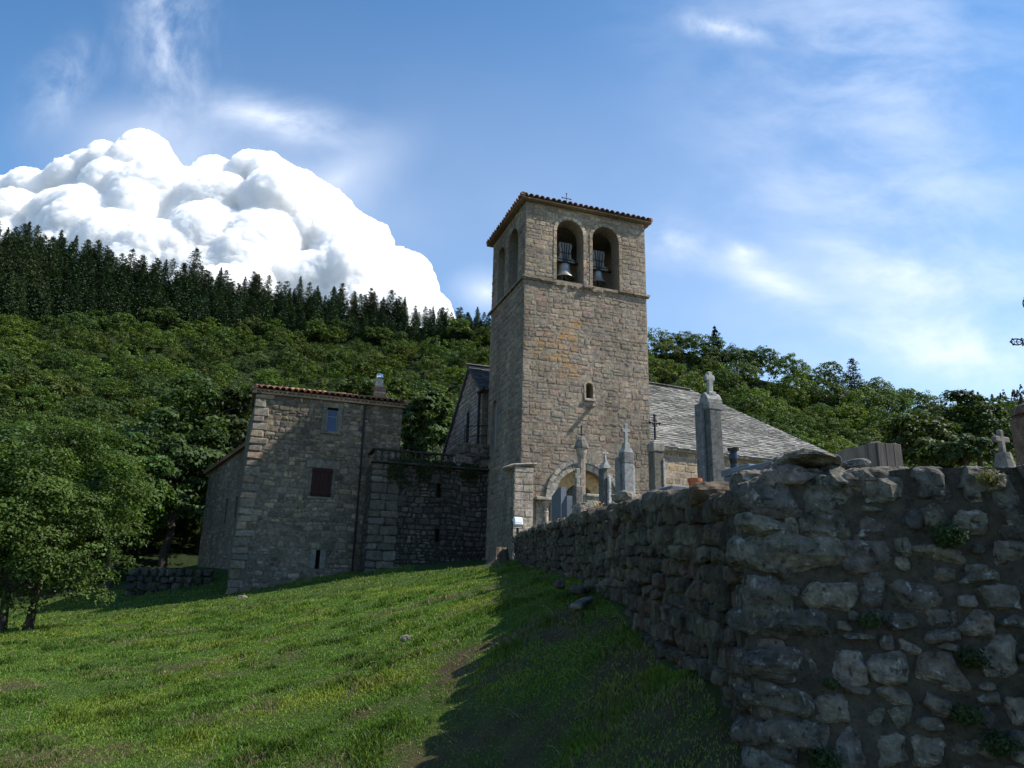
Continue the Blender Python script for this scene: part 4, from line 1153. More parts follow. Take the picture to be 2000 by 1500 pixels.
def build_terrace():
    rng = np.random.default_rng(51)
    off = -1.5; P = H0 + N3 * off
    f = lambda px, py: onplane(px, py, P, N3)
    uu = lambda p: float((p - P)[:2] @ U3[:2])
    c = f(720, 1000); u0 = uu(c); zt = f(760, 906)[2]; u1 = float((T0 - P)[:2] @ U3[:2]) + .05
    root = thing('terrace', P + U3 * u0 + Z3 * 2, 'dark rubble terrace wall with a balustrade between the house and the tower', 'terrace')
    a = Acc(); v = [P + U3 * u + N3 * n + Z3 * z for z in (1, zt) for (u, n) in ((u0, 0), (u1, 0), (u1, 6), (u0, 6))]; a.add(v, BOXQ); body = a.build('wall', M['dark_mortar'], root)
    sl = [(uu(f(857, 960)), f(857, 972)[2], f(857, 945)[2]), (uu(f(854, 1046)), f(854, 1058)[2], f(854, 1033)[2])]
    cut = []
    for (u, z0, z1) in sl:
        k = Acc(); prism(k, [(u - .1, z0), (u + .1, z0), (u + .1, z1), (u - .1, z1)], P, U3, Z3, -N3, .5, back=.5); cut.append(k.build('cut', M['dark'], None))
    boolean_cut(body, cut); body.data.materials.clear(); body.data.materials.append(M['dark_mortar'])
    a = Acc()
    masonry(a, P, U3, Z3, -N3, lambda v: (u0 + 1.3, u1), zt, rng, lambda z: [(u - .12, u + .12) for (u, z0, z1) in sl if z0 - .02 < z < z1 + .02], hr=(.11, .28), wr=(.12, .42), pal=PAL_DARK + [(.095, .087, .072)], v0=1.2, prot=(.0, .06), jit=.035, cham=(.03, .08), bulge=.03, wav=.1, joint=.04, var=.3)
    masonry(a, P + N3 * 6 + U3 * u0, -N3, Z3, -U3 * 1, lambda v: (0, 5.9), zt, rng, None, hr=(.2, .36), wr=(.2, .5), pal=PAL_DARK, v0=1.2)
    a2 = a.build('stonework', M['house_stone'], root)
    a = Acc(); z = 1.2; k = 0
    while z < zt:
        h = min(rng.uniform(.3, .48), zt - z + .01); x = u0
        for w in ((.75, .6) if k % 2 else (.5, .85)):
            w = w + rng.uniform(-.05, .05); bbox(a, P + U3 * (x + w / 2) + N3 * .17 + Z3 * (z + h / 2), (w - .02, .46, h - .02), rotz(AN), pick([(.098, .088, .072), (.08, .073, .062), (.112, .1, .08)], rng), .045, .03, rng); x += w
        z += h; k += 1
    a.build('quoin', M['house_stone'], root)
    # blocked arch in the wall
    a = Acc(); ca = f(850, 985); voussoirs(a, P, U3, Z3, -N3, uu(ca), ca[2] - .55, 1.55, 1.9, .05, rng, 9, a0=math.radians(85), a1=math.radians(168), pal=[(.07, .064, .053), (.055, .05, .043)], back=.02); a.build('relieving_arch', M['house_stone'], root)
    # coping and balustrade
    a = Acc(); bbox(a, P + U3 * (u0 + u1) / 2 + Z3 * (zt + .05), (u1 - u0 + .1, .5, .08), rotz(AN), (.045, .042, .036), .02); a.build('coping', M['house_stone'], root)
    rz = f(824, 884)[2]
    a = Acc(); bbox(a, P + U3 * (u0 + u1) / 2 + Z3 * rz + N3 * .05, (u1 - u0 + .06, .22, .1), rotz(AN), (.035, .033, .028), .03); bbox(a, P + U3 * (u0 + .08) + N3 * 1.0 + Z3 * rz, (.2, 1.9, .1), rotz(AN), (.035, .033, .028), .03); a.build('handrail', M['house_stone'], root)
    hb = rz - .06 - (zt + .1)
    n = 18
    for k in range(n):
        u = u0 + .12 + (u1 - u0 - .3) * k / (n - 1)
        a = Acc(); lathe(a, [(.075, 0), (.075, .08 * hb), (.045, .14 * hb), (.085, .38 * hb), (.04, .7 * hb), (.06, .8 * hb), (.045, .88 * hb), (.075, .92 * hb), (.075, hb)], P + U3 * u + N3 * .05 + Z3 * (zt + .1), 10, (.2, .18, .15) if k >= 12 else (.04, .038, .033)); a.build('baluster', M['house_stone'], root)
    # landing block against the tower
    p0, p1 = uu(f(892, 900)), u1 - .02
    a = Acc(); zl = f(930, 872)[2]
    v = [P + U3 * u + N3 * n + Z3 * z for z in (zt + .1, zl) for (u, n) in ((p0, -.06), (p1, -.06), (p1, 3), (p0 + .3, 3))]; a.add(v, BOXQ, (.09, .08, .07))
    for k in range(26):
        u = rng.uniform(p0 + .1, p1 - .15); z = rng.uniform(zt + .15, zl); rock(a, P + U3 * u + Z3 * z - N3 * .03, (rng.uniform(.15, .3), .14, rng.uniform(.09, .16)), rotz(AN), rng, 6, col=pick([(.10, .09, .078), (.13, .11, .095), (.08, .072, .065)], rng))
    for k in range(7): rock(a, P + U3 * (p0 + .15 + k * (p1 - p0 - .3) / 6) + Z3 * (zl + .02) + N3 * .1, (.2, .25, .1), rotz(AN), rng, 6, col=pick([(.11, .095, .08)], rng))
    a.build('landing', M['house_stone'], root)
    # thin railing over the landing
    a = Acc(); ra, rb = f(914, 828), f(960, 826); r2a, r2b = f(918, 848), f(958, 846)
    tube(a, [ra + N3 * .6, rb + N3 * .6], .022, 6); tube(a, [r2a + N3 * .6, r2b + N3 * .6], .022, 6)
    for t in (0.02, .98): q = ra + (rb - ra) * t + N3 * .6; tube(a, [q, [q[0], q[1], zl - .1]], .022, 6)
    a.build('railing', M['iron'], root)
    return P, u0, u1, zt


TERR = build_terrace()
# ------------------------------------------------------------------ churchyard ground and walls
WD = np.array([*(WALL_B - WALL_A), 0]); WLEN = float(np.linalg.norm(WD)); WD = WD / WLEN
WN = np.array([-WD[1], WD[0], 0])            # towards the meadow (left)
if WN[0] > 0: WN = -WN
WA3 = np.r_[WALL_A, 0]
FR_END = at(2300, 1000, 3.95)[:2]; FD = np.array([*(FR_END - WALL_A), 0]); FLEN = float(np.linalg.norm(FD)); FD = FD / FLEN
FN = np.array([FD[1], -FD[0], 0])            # towards the camera
FTOP = 2.36


def yard_z(x, y):
    return np.interp(y, [2, 4.4, 7, 12, 18, 26, 34, 60], [2.0, 2.05, 2.25, 2.5, 2.85, 3.2, 3.4, 3.6])


def build_yard():
    rows = [3.9, 4.5, 5.2, 6, 7, 8.5, 10, 12, 14, 17, 20, 23, 26, 28, 30, 33, 38, 46]
    v = []; nx = 14
    for y in rows:
        x0 = (wall_x(y) if y < 29.6 else WALL_B[0]) + .28
        for k in range(nx):
            x = x0 + (k / (nx - 1)) ** 1.5 * 26
            fx = WALL_A[1] + (x - WALL_A[0]) * FD[1] / FD[0] + .3; yy = max(y, fx + .02 * (y - 3.8))
            v.append((x, yy, yard_z(x, y)[()] + float(vnoise(np.array([[x, y]]) * .9, 8)[0]) * .04))
    i = np.arange(len(v)).reshape(len(rows), nx); f = np.stack([i[:-1, :-1], i[:-1, 1:], i[1:, 1:], i[1:, :-1]], -1).reshape(-1, 4)
    a = Acc(); a.add(v, f, (.16, .145, .115, 0)); tag(a.build('churchyard_ground', M['ground'], smooth=True), kind='structure')


build_yard()


def build_dry_wall():
    rng = np.random.default_rng(61)
    root = thing('dry_stone_wall', WA3 + Z3 * .5, 'long dark dry stone wall running from the near corner up to the tower', 'wall')
    a = Acc(); n = 60; v = []
    for k in range(n):
        s = WLEN * k / (n - 1); p = WA3 + WD * s; b = gz(p[0], p[1])[0] - .8; t = wall_top(p[1]) - .1
        v += [p - WN * .16 + Z3 * b, p - WN * .16 + Z3 * t, p - WN * .5 + Z3 * t, p - WN * .5 + Z3 * b]
    f = []
    for k in range(n - 1):
        for j in range(4): f.append([k * 4 + j, k * 4 + (j + 1) % 4, k * 4 + 4 + (j + 1) % 4, k * 4 + 4 + j])
    f += [[0, 1, 2, 3], [(n - 1) * 4 + 3, (n - 1) * 4 + 2, (n - 1) * 4 + 1, (n - 1) * 4]]
    a.add(v, f); a.build('core', M['dark_mortar'], root)
    a = Acc(); Mx = np.stack([WD, -WN, Z3], 1)
    s_rows = {}
    z = -.3; prev_h = .2
    zz = -.35
    while zz < 3.9:
        h = rng.uniform(.085, .17); s = .12
        while s < WLEN - .05:
            p = WA3 + WD * s; y = p[1]; g = gz(p[0], p[1])[0]; top = wall_top(y)
            w = rng.uniform(.11, .31)
            wave = math.sin(s * .8 + zz * 3) * .04
            zc = zz + h / 2 + wave + (top - 2.27) * .55
            if g - .25 < zc < top - .05:
                nn = 13 if y < 7 else 9 if y < 12 else 6 if y < 20 else 4
                big = rng.random() < .1
                hh = h * (1.5 if big else 1)
                c = WA3 + WD * (s + w / 2) + Z3 * zc + WN * rng.uniform(-.17, -.115)
                th = rng.uniform(-.12, .12); Mr = Mx @ np.array([[math.cos(th), 0, -math.sin(th)], [0, 1, 0], [math.sin(th), 0, math.cos(th)]])
                rock(a, c, (w * .53, rng.uniform(.11, .16), hh * .55), Mr, rng, nn, boxy=.36, rough=.06, cuts=8, col=pick(PAL_DRY, rng, .3), crange=(.8, 1.15))
            s += w
        zz += h * .97
    # coping: a rough double row along the top
    s = 0
    s = .15
    while s < WLEN:
        w = rng.uniform(.18, .42); p = WA3 + WD * (s + w / 2); y = p[1]; nn = 11 if y < 7 else 8 if y < 14 else 5
        for off in (-.14, -.42):
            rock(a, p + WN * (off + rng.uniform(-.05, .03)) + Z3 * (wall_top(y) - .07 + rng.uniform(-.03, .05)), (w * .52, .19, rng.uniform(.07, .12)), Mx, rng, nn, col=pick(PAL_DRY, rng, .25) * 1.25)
        s += w
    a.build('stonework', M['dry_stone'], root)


build_dry_wall()


def build_near_wall():
    rng = np.random.default_rng(71)
    root = thing('mortared_wall', WA3 + FD * .5 + Z3 * .3, 'high shaded rubble wall with brown mortar filling the right foreground', 'wall')
    # mortar face: a fine uneven sheet with thickness
    nx, nz = 150, 110; L = FLEN
    us = np.linspace(0, L, nx); zs = np.linspace(-.2, FTOP - .03, nz); gx, gzz = np.meshgrid(us, zs); u = gx.ravel(); z = gzz.ravel()
    P2 = np.c_[u, z]; d = fbm(P2 * 3.2, 4, 3) * .022 + vnoise(P2 * 14, 9) * .004
    z2 = z + np.where(z > FTOP - .2, vnoise(np.c_[u, u * 0] * 3, 4) * .03, 0)
    v = WA3 + np.outer(u, FD) + np.outer(z2, Z3) + np.outer(d, FN)
    i = np.arange(nx * nz).reshape(nz, nx); f = np.stack([i[:-1, :-1], i[:-1, 1:], i[1:, 1:], i[1:, :-1]], -1).reshape(-1, 4)
    a = Acc(); a.add(v, f)
    bk = [WA3 + FD * x + Z3 * zz - FN * .55 for x, zz in ((0.02, -.2), (L, -.2), (L, FTOP - .06), (0.02, FTOP - .06))]
    e = [v[0], v[nx - 1], v[-1], v[-nx]]
    a.add(e + bk, [[0, 3, 7, 4], [3, 2, 6, 7], [1, 5, 6, 2], [4, 7, 6, 5]]); a.build('mortar', M['near_mortar'], root, smooth=True)
    a = Acc(); Mx = np.stack([FD, -FN, Z3], 1)
    rects = []

    def stone(u, z, w, h, n=16, pr=None, tilt=None, col=None, depth=.17):
        th = rng.uniform(-.10, .10) if tilt is None else tilt
        Mr = Mx @ np.array([[math.cos(th), 0, -math.sin(th)], [0, 1, 0], [math.sin(th), 0, math.cos(th)]])
        pr = rng.uniform(.022, .05) if pr is None else pr
        rock(a, WA3 + FD * u + Z3 * z + FN * (pr - depth), (w / 2, depth, h / 2), Mr, rng, n, boxy=rng.uniform(.34, .6), rough=.055, cuts=11, crange=(.84, 1.2), col=pick(PAL_NEAR, rng, .2) if col is None else col)
        rects.append((u - w * .39, u + w * .39, z - h * .39, z + h * .39))
    px2 = lambda px, py: ((lambda p: (float((p - WA3)[:2] @ FD[:2]), float(p[2])))(onplane(px, py, WA3, FN)))
    # the stones one can pick out in the photograph (corner quoins and the large ones), as left, top, right, bottom
    big = [(1448, 922, 1562, 1002), (1452, 1050, 1622, 1122), (1640, 1055, 1740, 1120), (1565, 998, 1660, 1054), (1660, 1004, 1735, 1046), (1752, 1000, 1800, 1042), (1458, 1130, 1520, 1185), (1525, 1138, 1560, 1172), (1572, 1128, 1668, 1186), (1680, 1124, 1726, 1178), (1732, 1130, 1830, 1192),
           (1452, 1190, 1610, 1248), (1728, 1200, 1788, 1232), (1450, 1262, 1606, 1330), (1622, 1272, 1688, 1336), (1795, 1278, 1890, 1342), (1450, 1342, 1572, 1394), (1588, 1360, 1674, 1410), (1705, 1332, 1778, 1374), (1682, 1382, 1736, 1416), (1460, 1408, 1602, 1468), (1620, 1424, 1682, 1500), (1710, 1434, 1770, 1500),
           (1860, 1376, 1932, 1420), (1906, 1240, 1982, 1320), (1788, 1058, 1884, 1098), (1568, 922, 1632, 1000), (1690, 920, 1782, 978), (1790, 912, 1868, 972), (1876, 915, 1925, 990), (1640, 918, 1692, 960), (1930, 905, 1990, 990), (1995, 900, 2060, 970), (1870, 1106, 1950, 1136), (1908, 1146, 1990, 1192), (1806, 1186, 1870, 1224), (1876, 1196, 1944, 1240), (1752, 1246, 1802, 1278), (1606, 930, 1660, 985),
           (1450, 1005, 1530, 1048), (1530, 1004, 1562, 1044), (1940, 1060, 2010, 1110), (1750, 1056, 1782, 1086), (1700, 1276, 1772, 1330), (1800, 985, 1850, 1030), (1860, 1000, 1930, 1045), (1946, 995, 2020, 1050), (1448, 1470, 1560, 1540), (1780, 1440, 1850, 1500), (1860, 1430, 1960, 1480), (1690, 1190, 1724, 1215), (1735, 1375, 1790, 1425), (1800, 1350, 1855, 1395), (1640, 1340, 1700, 1356)]
    for (l, t, r, b) in big:
        u0, z1 = px2(l, t); u1, z0 = px2(r, b)
        if l < 1465: u0 = max(u0, -.03)
        light = rng.random() < .3; hz, zc = (z1 - z0) * 1.32, (z0 + z1) / 2
        if zc + hz / 2 > FTOP + .015: lo_ = zc - hz / 2; hz = FTOP + .015 - lo_; zc = lo_ + hz / 2
        stone((u0 + u1) / 2, zc, (u1 - u0) * 1.34, hz, 24, pr=.06 if l < 1465 else None, tilt=rng.uniform(-.03, .03) if l < 1470 else None, col=pick(PAL_NEAR, rng, .12) * (1.3 if light else 1))
    # smaller stones wherever there is room
    tries = 0
    while tries < 4200:
        tries += 1
        w, h = (rng.uniform(.14, .38), rng.uniform(.09, .2)) if tries < 1400 else (rng.uniform(.06, .2), rng.uniform(.04, .11))
        u = rng.uniform(.02 + w / 2, L - w / 2); z = rng.uniform(0, FTOP - .08 - h / 2); g = .008 if tries < 1400 else .0
        if any(u - w / 2 < r[1] + g and u + w / 2 > r[0] - g and z - h / 2 < r[3] + g and z + h / 2 > r[2] - g for r in rects): continue
        stone(u, z, w, h, 14 if w > .15 else 8, depth=.12 if w > .15 else .06)
    # return of the corner and stones on the top edge
    z = -.1
    while z < FTOP - .1:
        h = min(rng.uniform(.2, .3), FTOP + .01 - z); rock(a, WA3 - FN * .22 + FD * .12 + Z3 * (z + h / 2), (.15, .26, h * .5), Mx, rng, 14, boxy=.4, rough=.035, col=pick(PAL_NEAR, rng)); z += h
    u = .1
    while u < L:
        w = rng.uniform(.15, .38)
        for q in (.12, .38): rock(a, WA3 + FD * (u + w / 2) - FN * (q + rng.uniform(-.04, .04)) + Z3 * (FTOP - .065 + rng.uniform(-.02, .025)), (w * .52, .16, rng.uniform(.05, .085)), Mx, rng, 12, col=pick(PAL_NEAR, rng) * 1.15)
        u += w
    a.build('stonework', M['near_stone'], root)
    return px2


PX2F = build_near_wall()


# ------------------------------------------------------------------ loose stones, flat slab, graves
def Rz(a): return rotz(a)


def solo(acc, name, mat, loc, label, cat, group=None, smooth=False):
    o = acc.build(name, mat, None, smooth, loc=loc); return tag(o, label, cat, group)


def build_graves():
    rng = np.random.default_rng(81)
    G = 'stone grave monuments behind the wall'
    zt = lambda px, py, Y: float(at(px, py, Y)[2])
    m = lambda px, Y: px * Y / 1443.0 * 1.04
    AG = math.radians(20); R = Rz(AG); Ug = R[:, 0]; Ng = R[:, 1]

    def cross(acc, c, h, w, t, arm, col, Rr=R, up=.62):
        """Latin cross standing at c"""
        bbox(acc, c + Z3 * h / 2, (t, t * .8, h), Rr, col, .012); bbox(acc, c + Z3 * h * up, (w, t * .78, arm), Rr, col, .012)

    def gbase(px, Y): p = at(px, 1000, Y); z = float(yard_z(p[0], p[1])); return np.array([p[0], p[1], z])
    # 1 tall obelisk with curved top and stone cross
    Y = 11.0; b = gbase(1399, Y); col = (.115, .117, .112)
    root = thing('grave_obelisk', b, 'tallest grey grave pillar with curved top and small stone cross, beside the black urn', 'gravestone', G)
    z1, z2, z3 = zt(1400, 798, Y), zt(1400, 771, Y), zt(1400, 727, Y); w = .22
    a = Acc(); bbox(a, b + Z3 * (z1 - b[2]) / 2, (w, w * 1.05, z1 - b[2]), R, col, .012, taper=.97); bbox(a, b + Z3 * ((zt(1410, 944, Y) - b[2]) / 2) - Ng * .02, (w + .03, w + .06, zt(1410, 944, Y) - b[2]), R, (.24, .24, .225), .012)
    bbox(a, b - Ug * .14 + Ng * .1 + Z3 * (zt(1377, 788, Y) - b[2]) / 2, (.07, w * .8, zt(1377, 788, Y) - b[2]), R, (.17, .17, .165), .012); a.build('shaft', M['grave'], root)
    a = Acc(); hh = z2 - z1
    for q in (-1, 1):
        prism(a, [(-w * .52, -.02)] + [(-w * .52 + w * 1.04 * t, hh * (.55 + .55 * math.sin(math.pi * t))) for t in np.linspace(0, 1, 9)] + [(w * .52, -.02)], b + Z3 * z1 - Z3 * b[2] + Ug * q * .06, Ng, Z3, Ug * q, .07, (.25, .25, .235), .06)
    bbox(a, b + Z3 * (z1 - b[2] + .02) - Ng * .0, (w + .025, w + .025, .12), R, (.2, .2, .19), .01)
    a.build('cap', M['grave'], root)
    a = Acc(); c = b.copy(); c[2] = z2; bbox(a, c + Z3 * .0, (.14, .14, .07), R, (.3, .3, .28), .01); cross(a, c, z3 - z2, .165, .085, .09, (.28, .28, .26), up=.72); a.build('cross', M['grave'], root)
    # 2 pillar with cross in front of the tower's right edge
    Y = 17; b = gbase(1225, Y); w = .27; root = thing('grave_pillar', b, 'grey granite grave pillar with stone cross in front of the right edge of the tower', 'gravestone', G)
    z1, z2, z3 = zt(1225, 906, Y), zt(1225, 880, Y), zt(1225, 829, Y); col = (.21, .21, .205)
    a = Acc(); bbox(a, b + Z3 * (z1 - b[2]) / 2, (w * .9, w * .95, z1 - b[2]), R, col, .012); bbox(a, b - Ug * .16 + Ng * .1 + Z3 * (zt(1208, 893, Y) - b[2]) / 2, (.07, .2, zt(1208, 893, Y) - b[2]), R, (.16, .16, .155), .01); bbox(a, b + Ug * .14 + Z3 * .9, (.06, .2, 1.7), R, (.3, .3, .28), .01); a.build('shaft', M['grave'], root)
    a = Acc(); c = b.copy(); c[2] = z1 + (z2 - z1) * .42; bbox(a, c, (w, w, (z2 - z1) * .9), R, (.13, .13, .125), .02)
    prism(a, [(-w * .5, 0), (w * .5, 0), (w * .3, .12), (-w * .3, .12)], np.r_[b[:2], z2 - .08], Ug, Z3, -Ng, w * .45, (.3, .3, .28), w * .45); a.build('cap', M['grave'], root)
    a = Acc(); c[2] = z2 + .03; bbox(a, c + Z3 * .06, (.17, .16, .18), R, (.2, .2, .19), .02, taper=.8); cross(a, c + Z3 * .1, z3 - z2 - .12, .22, .085, .09, (.25, .25, .235), up=.68); a.build('cross', M['grave'], root)
    # 3 column with spreading cap and iron finial
    Y = 18; b = gbase(1136, Y); root = thing('grave_column', b, 'slim pale stone column with conical cap and iron finial in front of the portal', 'gravestone', G)
    z1, z2, z3 = zt(1136, 888, Y), zt(1136, 876, Y), zt(1136, 852, Y)
    a = Acc(); bbox(a, b + Z3 * (z1 - b[2]) / 2 + Z3 * .0, (.16, .16, z1 - b[2]), R, (.26, .21, .165), .03); a.build('shaft', M['grave'], root)
    a = Acc(); c = np.r_[b[:2], 0]; lathe(a, [(.09, z1 - .1), (.125, z1 + .02), (.135, z2)], c, 16, (.25, .21, .17)); lathe(a, [(.175, z2), (.175, z2 + .05), (.12, z2 + .2), (.06, z3 - .02), (.02, z3)], c, 8, (.13, .115, .1)); a.build('cap', M['grave'], root)
    a = Acc(); tube(a, [np.r_[b[:2], z3 - .1], np.r_[b[:2], zt(1137, 842, Y) + .15]], .02, 6); zc = zt(1137, 848, Y); tube(a, [np.r_[b[:2], zc] - Ug * .1, np.r_[b[:2], zc] + Ug * .1], .018, 6); a.build('finial', M['iron'], root)
    # 4 dark stele with iron cross left of the nave
    Y = 16; b = gbase(1284, Y); root = thing('grave_stele', b, 'dark mossy grave stele topped by a black iron cross, just right of the tower', 'gravestone', G)
    z1, z2, z3 = zt(1284, 884, Y), zt(1284, 866, Y), zt(1283, 811, Y)
    a = Acc(); bbox(a, b + Z3 * (z1 - b[2]) / 2, (.25, .25, z1 - b[2]), R, (.12, .108, .085), .02); bbox(a, b + Ug * .115 - Ng * .08 + Z3 * (z1 - b[2]) / 2, (.05, .14, z1 - b[2] - .3), R, (.33, .31, .28), .01)
    a.build('shaft', M['grave'], root)
    a = Acc(); c = np.r_[b[:2], (z1 + z2) / 2]; bbox(a, c, (.29, .29, z2 - z1), R, (.22, .2, .17), .02); bbox(a, c + Z3 * .1, (.2, .2, .12), R, (.3, .28, .25), .03); a.build('cap', M['grave'], root)
    a = Acc(); c = np.r_[b[:2], z2]; tube(a, [c, np.r_[b[:2], z3]], .026, 6)
    zz = zt(1284, 826, Y); tube(a, [np.r_[b[:2], zz] - Ug * .11, np.r_[b[:2], zz] + Ug * .11], .024, 6)
    for k in range(12): t = 2 * math.pi * k / 12; t2 = 2 * math.pi * (k + 1) / 12; tube(a, [np.r_[b[:2], zz] + Ug * .065 * math.cos(t) + Z3 * .065 * math.sin(t), np.r_[b[:2], zz] + Ug * .065 * math.cos(t2) + Z3 * .065 * math.sin(t2)], .012, 5)
    for q in (np.r_[b[:2], zz] - Ug * .12, np.r_[b[:2], zz] + Ug * .12, np.r_[b[:2], z3]): lathe(a, [(.01, -.04), (.04, 0), (.01, .04)], q, 8)
    a.build('iron_cross', M['iron'], root)
    # 5 slender dark stele in front of the portal's right side
    Y = 15; b = gbase(1183, Y); root = thing('grave_slab', b, 'slender dark upright grave slab with a small pale gable and finial, right of the portal column', 'gravestone', G)
    z1, z2, z3 = zt(1183, 915, Y), zt(1183, 905, Y), zt(1183, 884, Y)
    a = Acc(); bbox(a, b + Z3 * (z1 - b[2]) / 2 + Ng * .1, (.10, .22, z1 - b[2]), R, (.085, .085, .08), .012); bbox(a, b + Ug * .06 - Ng * .05 + Z3 * (z1 - b[2] - .15) / 2, (.07, .06, z1 - b[2] - .15), R, (.27, .26, .235), .02); a.build('shaft', M['grave'], root)
    a = Acc(); prism(a, [(-.07, 0), (.07, 0), (.07, .05), (.02, z2 - z1 + .03), (-.02, z2 - z1 + .03), (-.07, .05)], np.r_[b[:2], z1], Ug, Z3, -Ng, .07, (.3, .3, .28), .13); bbox(a, np.r_[b[:2], z2 + .06], (.07, .09, .2), R, (.3, .29, .26), .02, taper=.5); cross(a, np.r_[b[:2], z2 + .12], z3 - z2 - .08, .15, .05, .05, (.27, .25, .22)); a.build('gable', M['grave'], root)
    # 6 stone cross on a block, close left of the column
    Y = 14; b = gbase(1128, Y); root = thing('grave_cross', b, 'pale stone cross on a weathered brown block, close left of the portal column', 'gravestone', G)
    z1, z2 = zt(1128, 950, Y), zt(1128, 914, Y)
    a = Acc(); bbox(a, b + Z3 * (z1 - b[2]) / 2, (.15, .17, z1 - b[2]), R, (.13, .115, .1), .015); bbox(a, b + Z3 * (z1 - b[2] - .38), (.175, .2, .04), R, (.24, .22, .19), .01); bbox(a, b + Z3 * (z1 - b[2] - .62), (.175, .2, .04), R, (.2, .185, .16), .01); a.build('block', M['grave'], root)
    a = Acc(); cross(a, np.r_[b[:2], z1 - .01], z2 - z1, .13, .085, .1, (.25, .235, .2), up=.6); a.build('cross', M['grave'], root)
    # 7 low stone trough
    Y = 15.5; b = gbase(1154, Y); z1 = zt(1154, 970, Y); w = m(30, Y)
    a = Acc(); prism(a, [(-w * .4, -.3), (w * .42, -.3), (w * .52, .25), (w * .55, .31), (-w * .55, .31), (-w * .52, .25)], np.r_[b[:2], z1 - .31], Ug, Z3, -Ng, .18, (.27, .25, .2), .18); bbox(a, np.r_[b[:2], z1], (w * 1.16, .42, .06), R, (.3, .28, .23), .015); box(a, b + Z3 * (z1 - .6 - b[2]) / 2, (w * .6, .3, z1 - .6 - b[2]), R, (.22, .2, .17))
    solo(a, 'stone_trough', M['grave'], b, 'tapered grey stone trough standing in front of the door, right of the column', 'trough')
    # 8 two polished blue-grey granite headstones
    for (l, t, r, Y, lab, th) in ((1084, 951, 1107, 17.5, 'taller polished blue-grey granite headstone at the left of the portal', .55), (1100, 968, 1115, 15.8, 'shorter pale granite headstone leaning before the taller blue-grey one', .3)):
        b = gbase((l + r) / 2, Y); z1 = zt(l + 14, t, Y); w = m(11 if th > .4 else 11, Y)
        a = Acc(); prism(a, [(0, b[2] - .1), (th, b[2] - .1), (th, z1 - .16), (th * .3, z1), (0, z1)], np.r_[b[:2], 0], Ng, Z3, Ug, w, (.2, .22, .25)); solo(a, 'headstone', M['granite'], b, lab, 'headstone', 'granite headstones left of the portal')
    # 9 granite tombs at the wall near the obelisk
    for (px, py, Y, sz, lab) in ((1462, 906, 9.2, (.40, .6), 'grey polished granite tomb edge right behind the obelisk base'), (1510, 899, 7.8, (.36, .75), 'grey granite tomb with sloping side, between the obelisk and the loose slab'), (1312, 948, 8.6, (.2, .5), 'low grey granite tomb left of the terracotta pot')):
        p = at(px, py, Y); b = np.array([p[0], p[1], float(yard_z(p[0], p[1]))]); z1 = p[2]
        Rr = Rz(math.radians(19)); b = b + Rr[:, 0] * sz[0] / 2; A_, B_ = Rr[:, 0], Rr[:, 1]
        a = Acc(); h = z1 - b[2]
        bbox(a, b + B_ * sz[1] / 2 + Z3 * (h - .04) , (sz[0], sz[1], .09), Rr, bev=.01); bbox(a, b + B_ * sz[1] / 2 + Z3 * (h - .09) / 2, (sz[0] - .05, sz[1] - .05, h - .085), Rr, bev=.01)
        solo(a, 'granite_tomb', M['granite'], b, lab, 'tomb', 'granite tombs behind the wall')
    # 10 black urn, terracotta pot
    p = at(1434, 914, 10.2); z1 = zt(1434, 876, 10.2); h = z1 - p[2]; a = Acc(); rr = m(9.5, 9.5)
    lathe(a, [(rr * .75, 0), (rr * .8, .03 * h), (rr * .72, .2 * h), (rr * .95, .45 * h), (rr * .8, .72 * h), (rr * .72, .8 * h), (rr * 1.15, .88 * h), (rr * 1.25, h), (rr * 1.1, h), (rr * .6, .85 * h)], p, 28)
    bbox(a, p - Z3 * .3, (rr * 1.6, rr * 1.6, .6), R, bev=.01); solo(a, 'urn', M['blackurn'], p, 'glossy black urn standing right beside the tall grave obelisk', 'urn', smooth=False)
    p = at(1358, 957, 8.4); rr = m(13.5, 8.4); h = m(21, 8.4); a = Acc()
    lathe(a, [(rr * .72, -.12), (rr * .75, 0), (rr * .93, h * .7), (rr, h * .72), (rr * 1.03, h), (rr * .9, h), (rr * .85, h * .7), (.02, h * .6)], p, 28); solo(a, 'flower_pot', M['terracotta'], p, 'orange terracotta flower pot at the foot of the obelisk', 'flower pot')
    # 11 flowers
    b = at(1168, 988, 14.5); fr = thing('flower_bunch', b - Z3 * .12, 'small bunch of yellow and red flowers beside the slender dark slab', 'flowers')
    a = Acc(); a2 = Acc(); a3 = Acc()
    for k in range(26):
        q = b + np.array([rng.normal(0, .05), rng.normal(0, .05), rng.uniform(-.05, .07)]); ac = a if rng.random() < .65 else a2
        lathe(ac, [(.003, -.008), (.016, .0), (.012, .009), (.002, .01)], q, 7); tube(a3, [q, [b[0], b[1], b[2] - .25]], .004, 4, (.04, .08, .02))
    tag(a.build('yellow_petals', M['petal'], fr), kind='stuff'); tag(a2.build('red_petals', M['petal_red'], fr), kind='stuff'); a3.build('stalks', M['leaf'], fr)
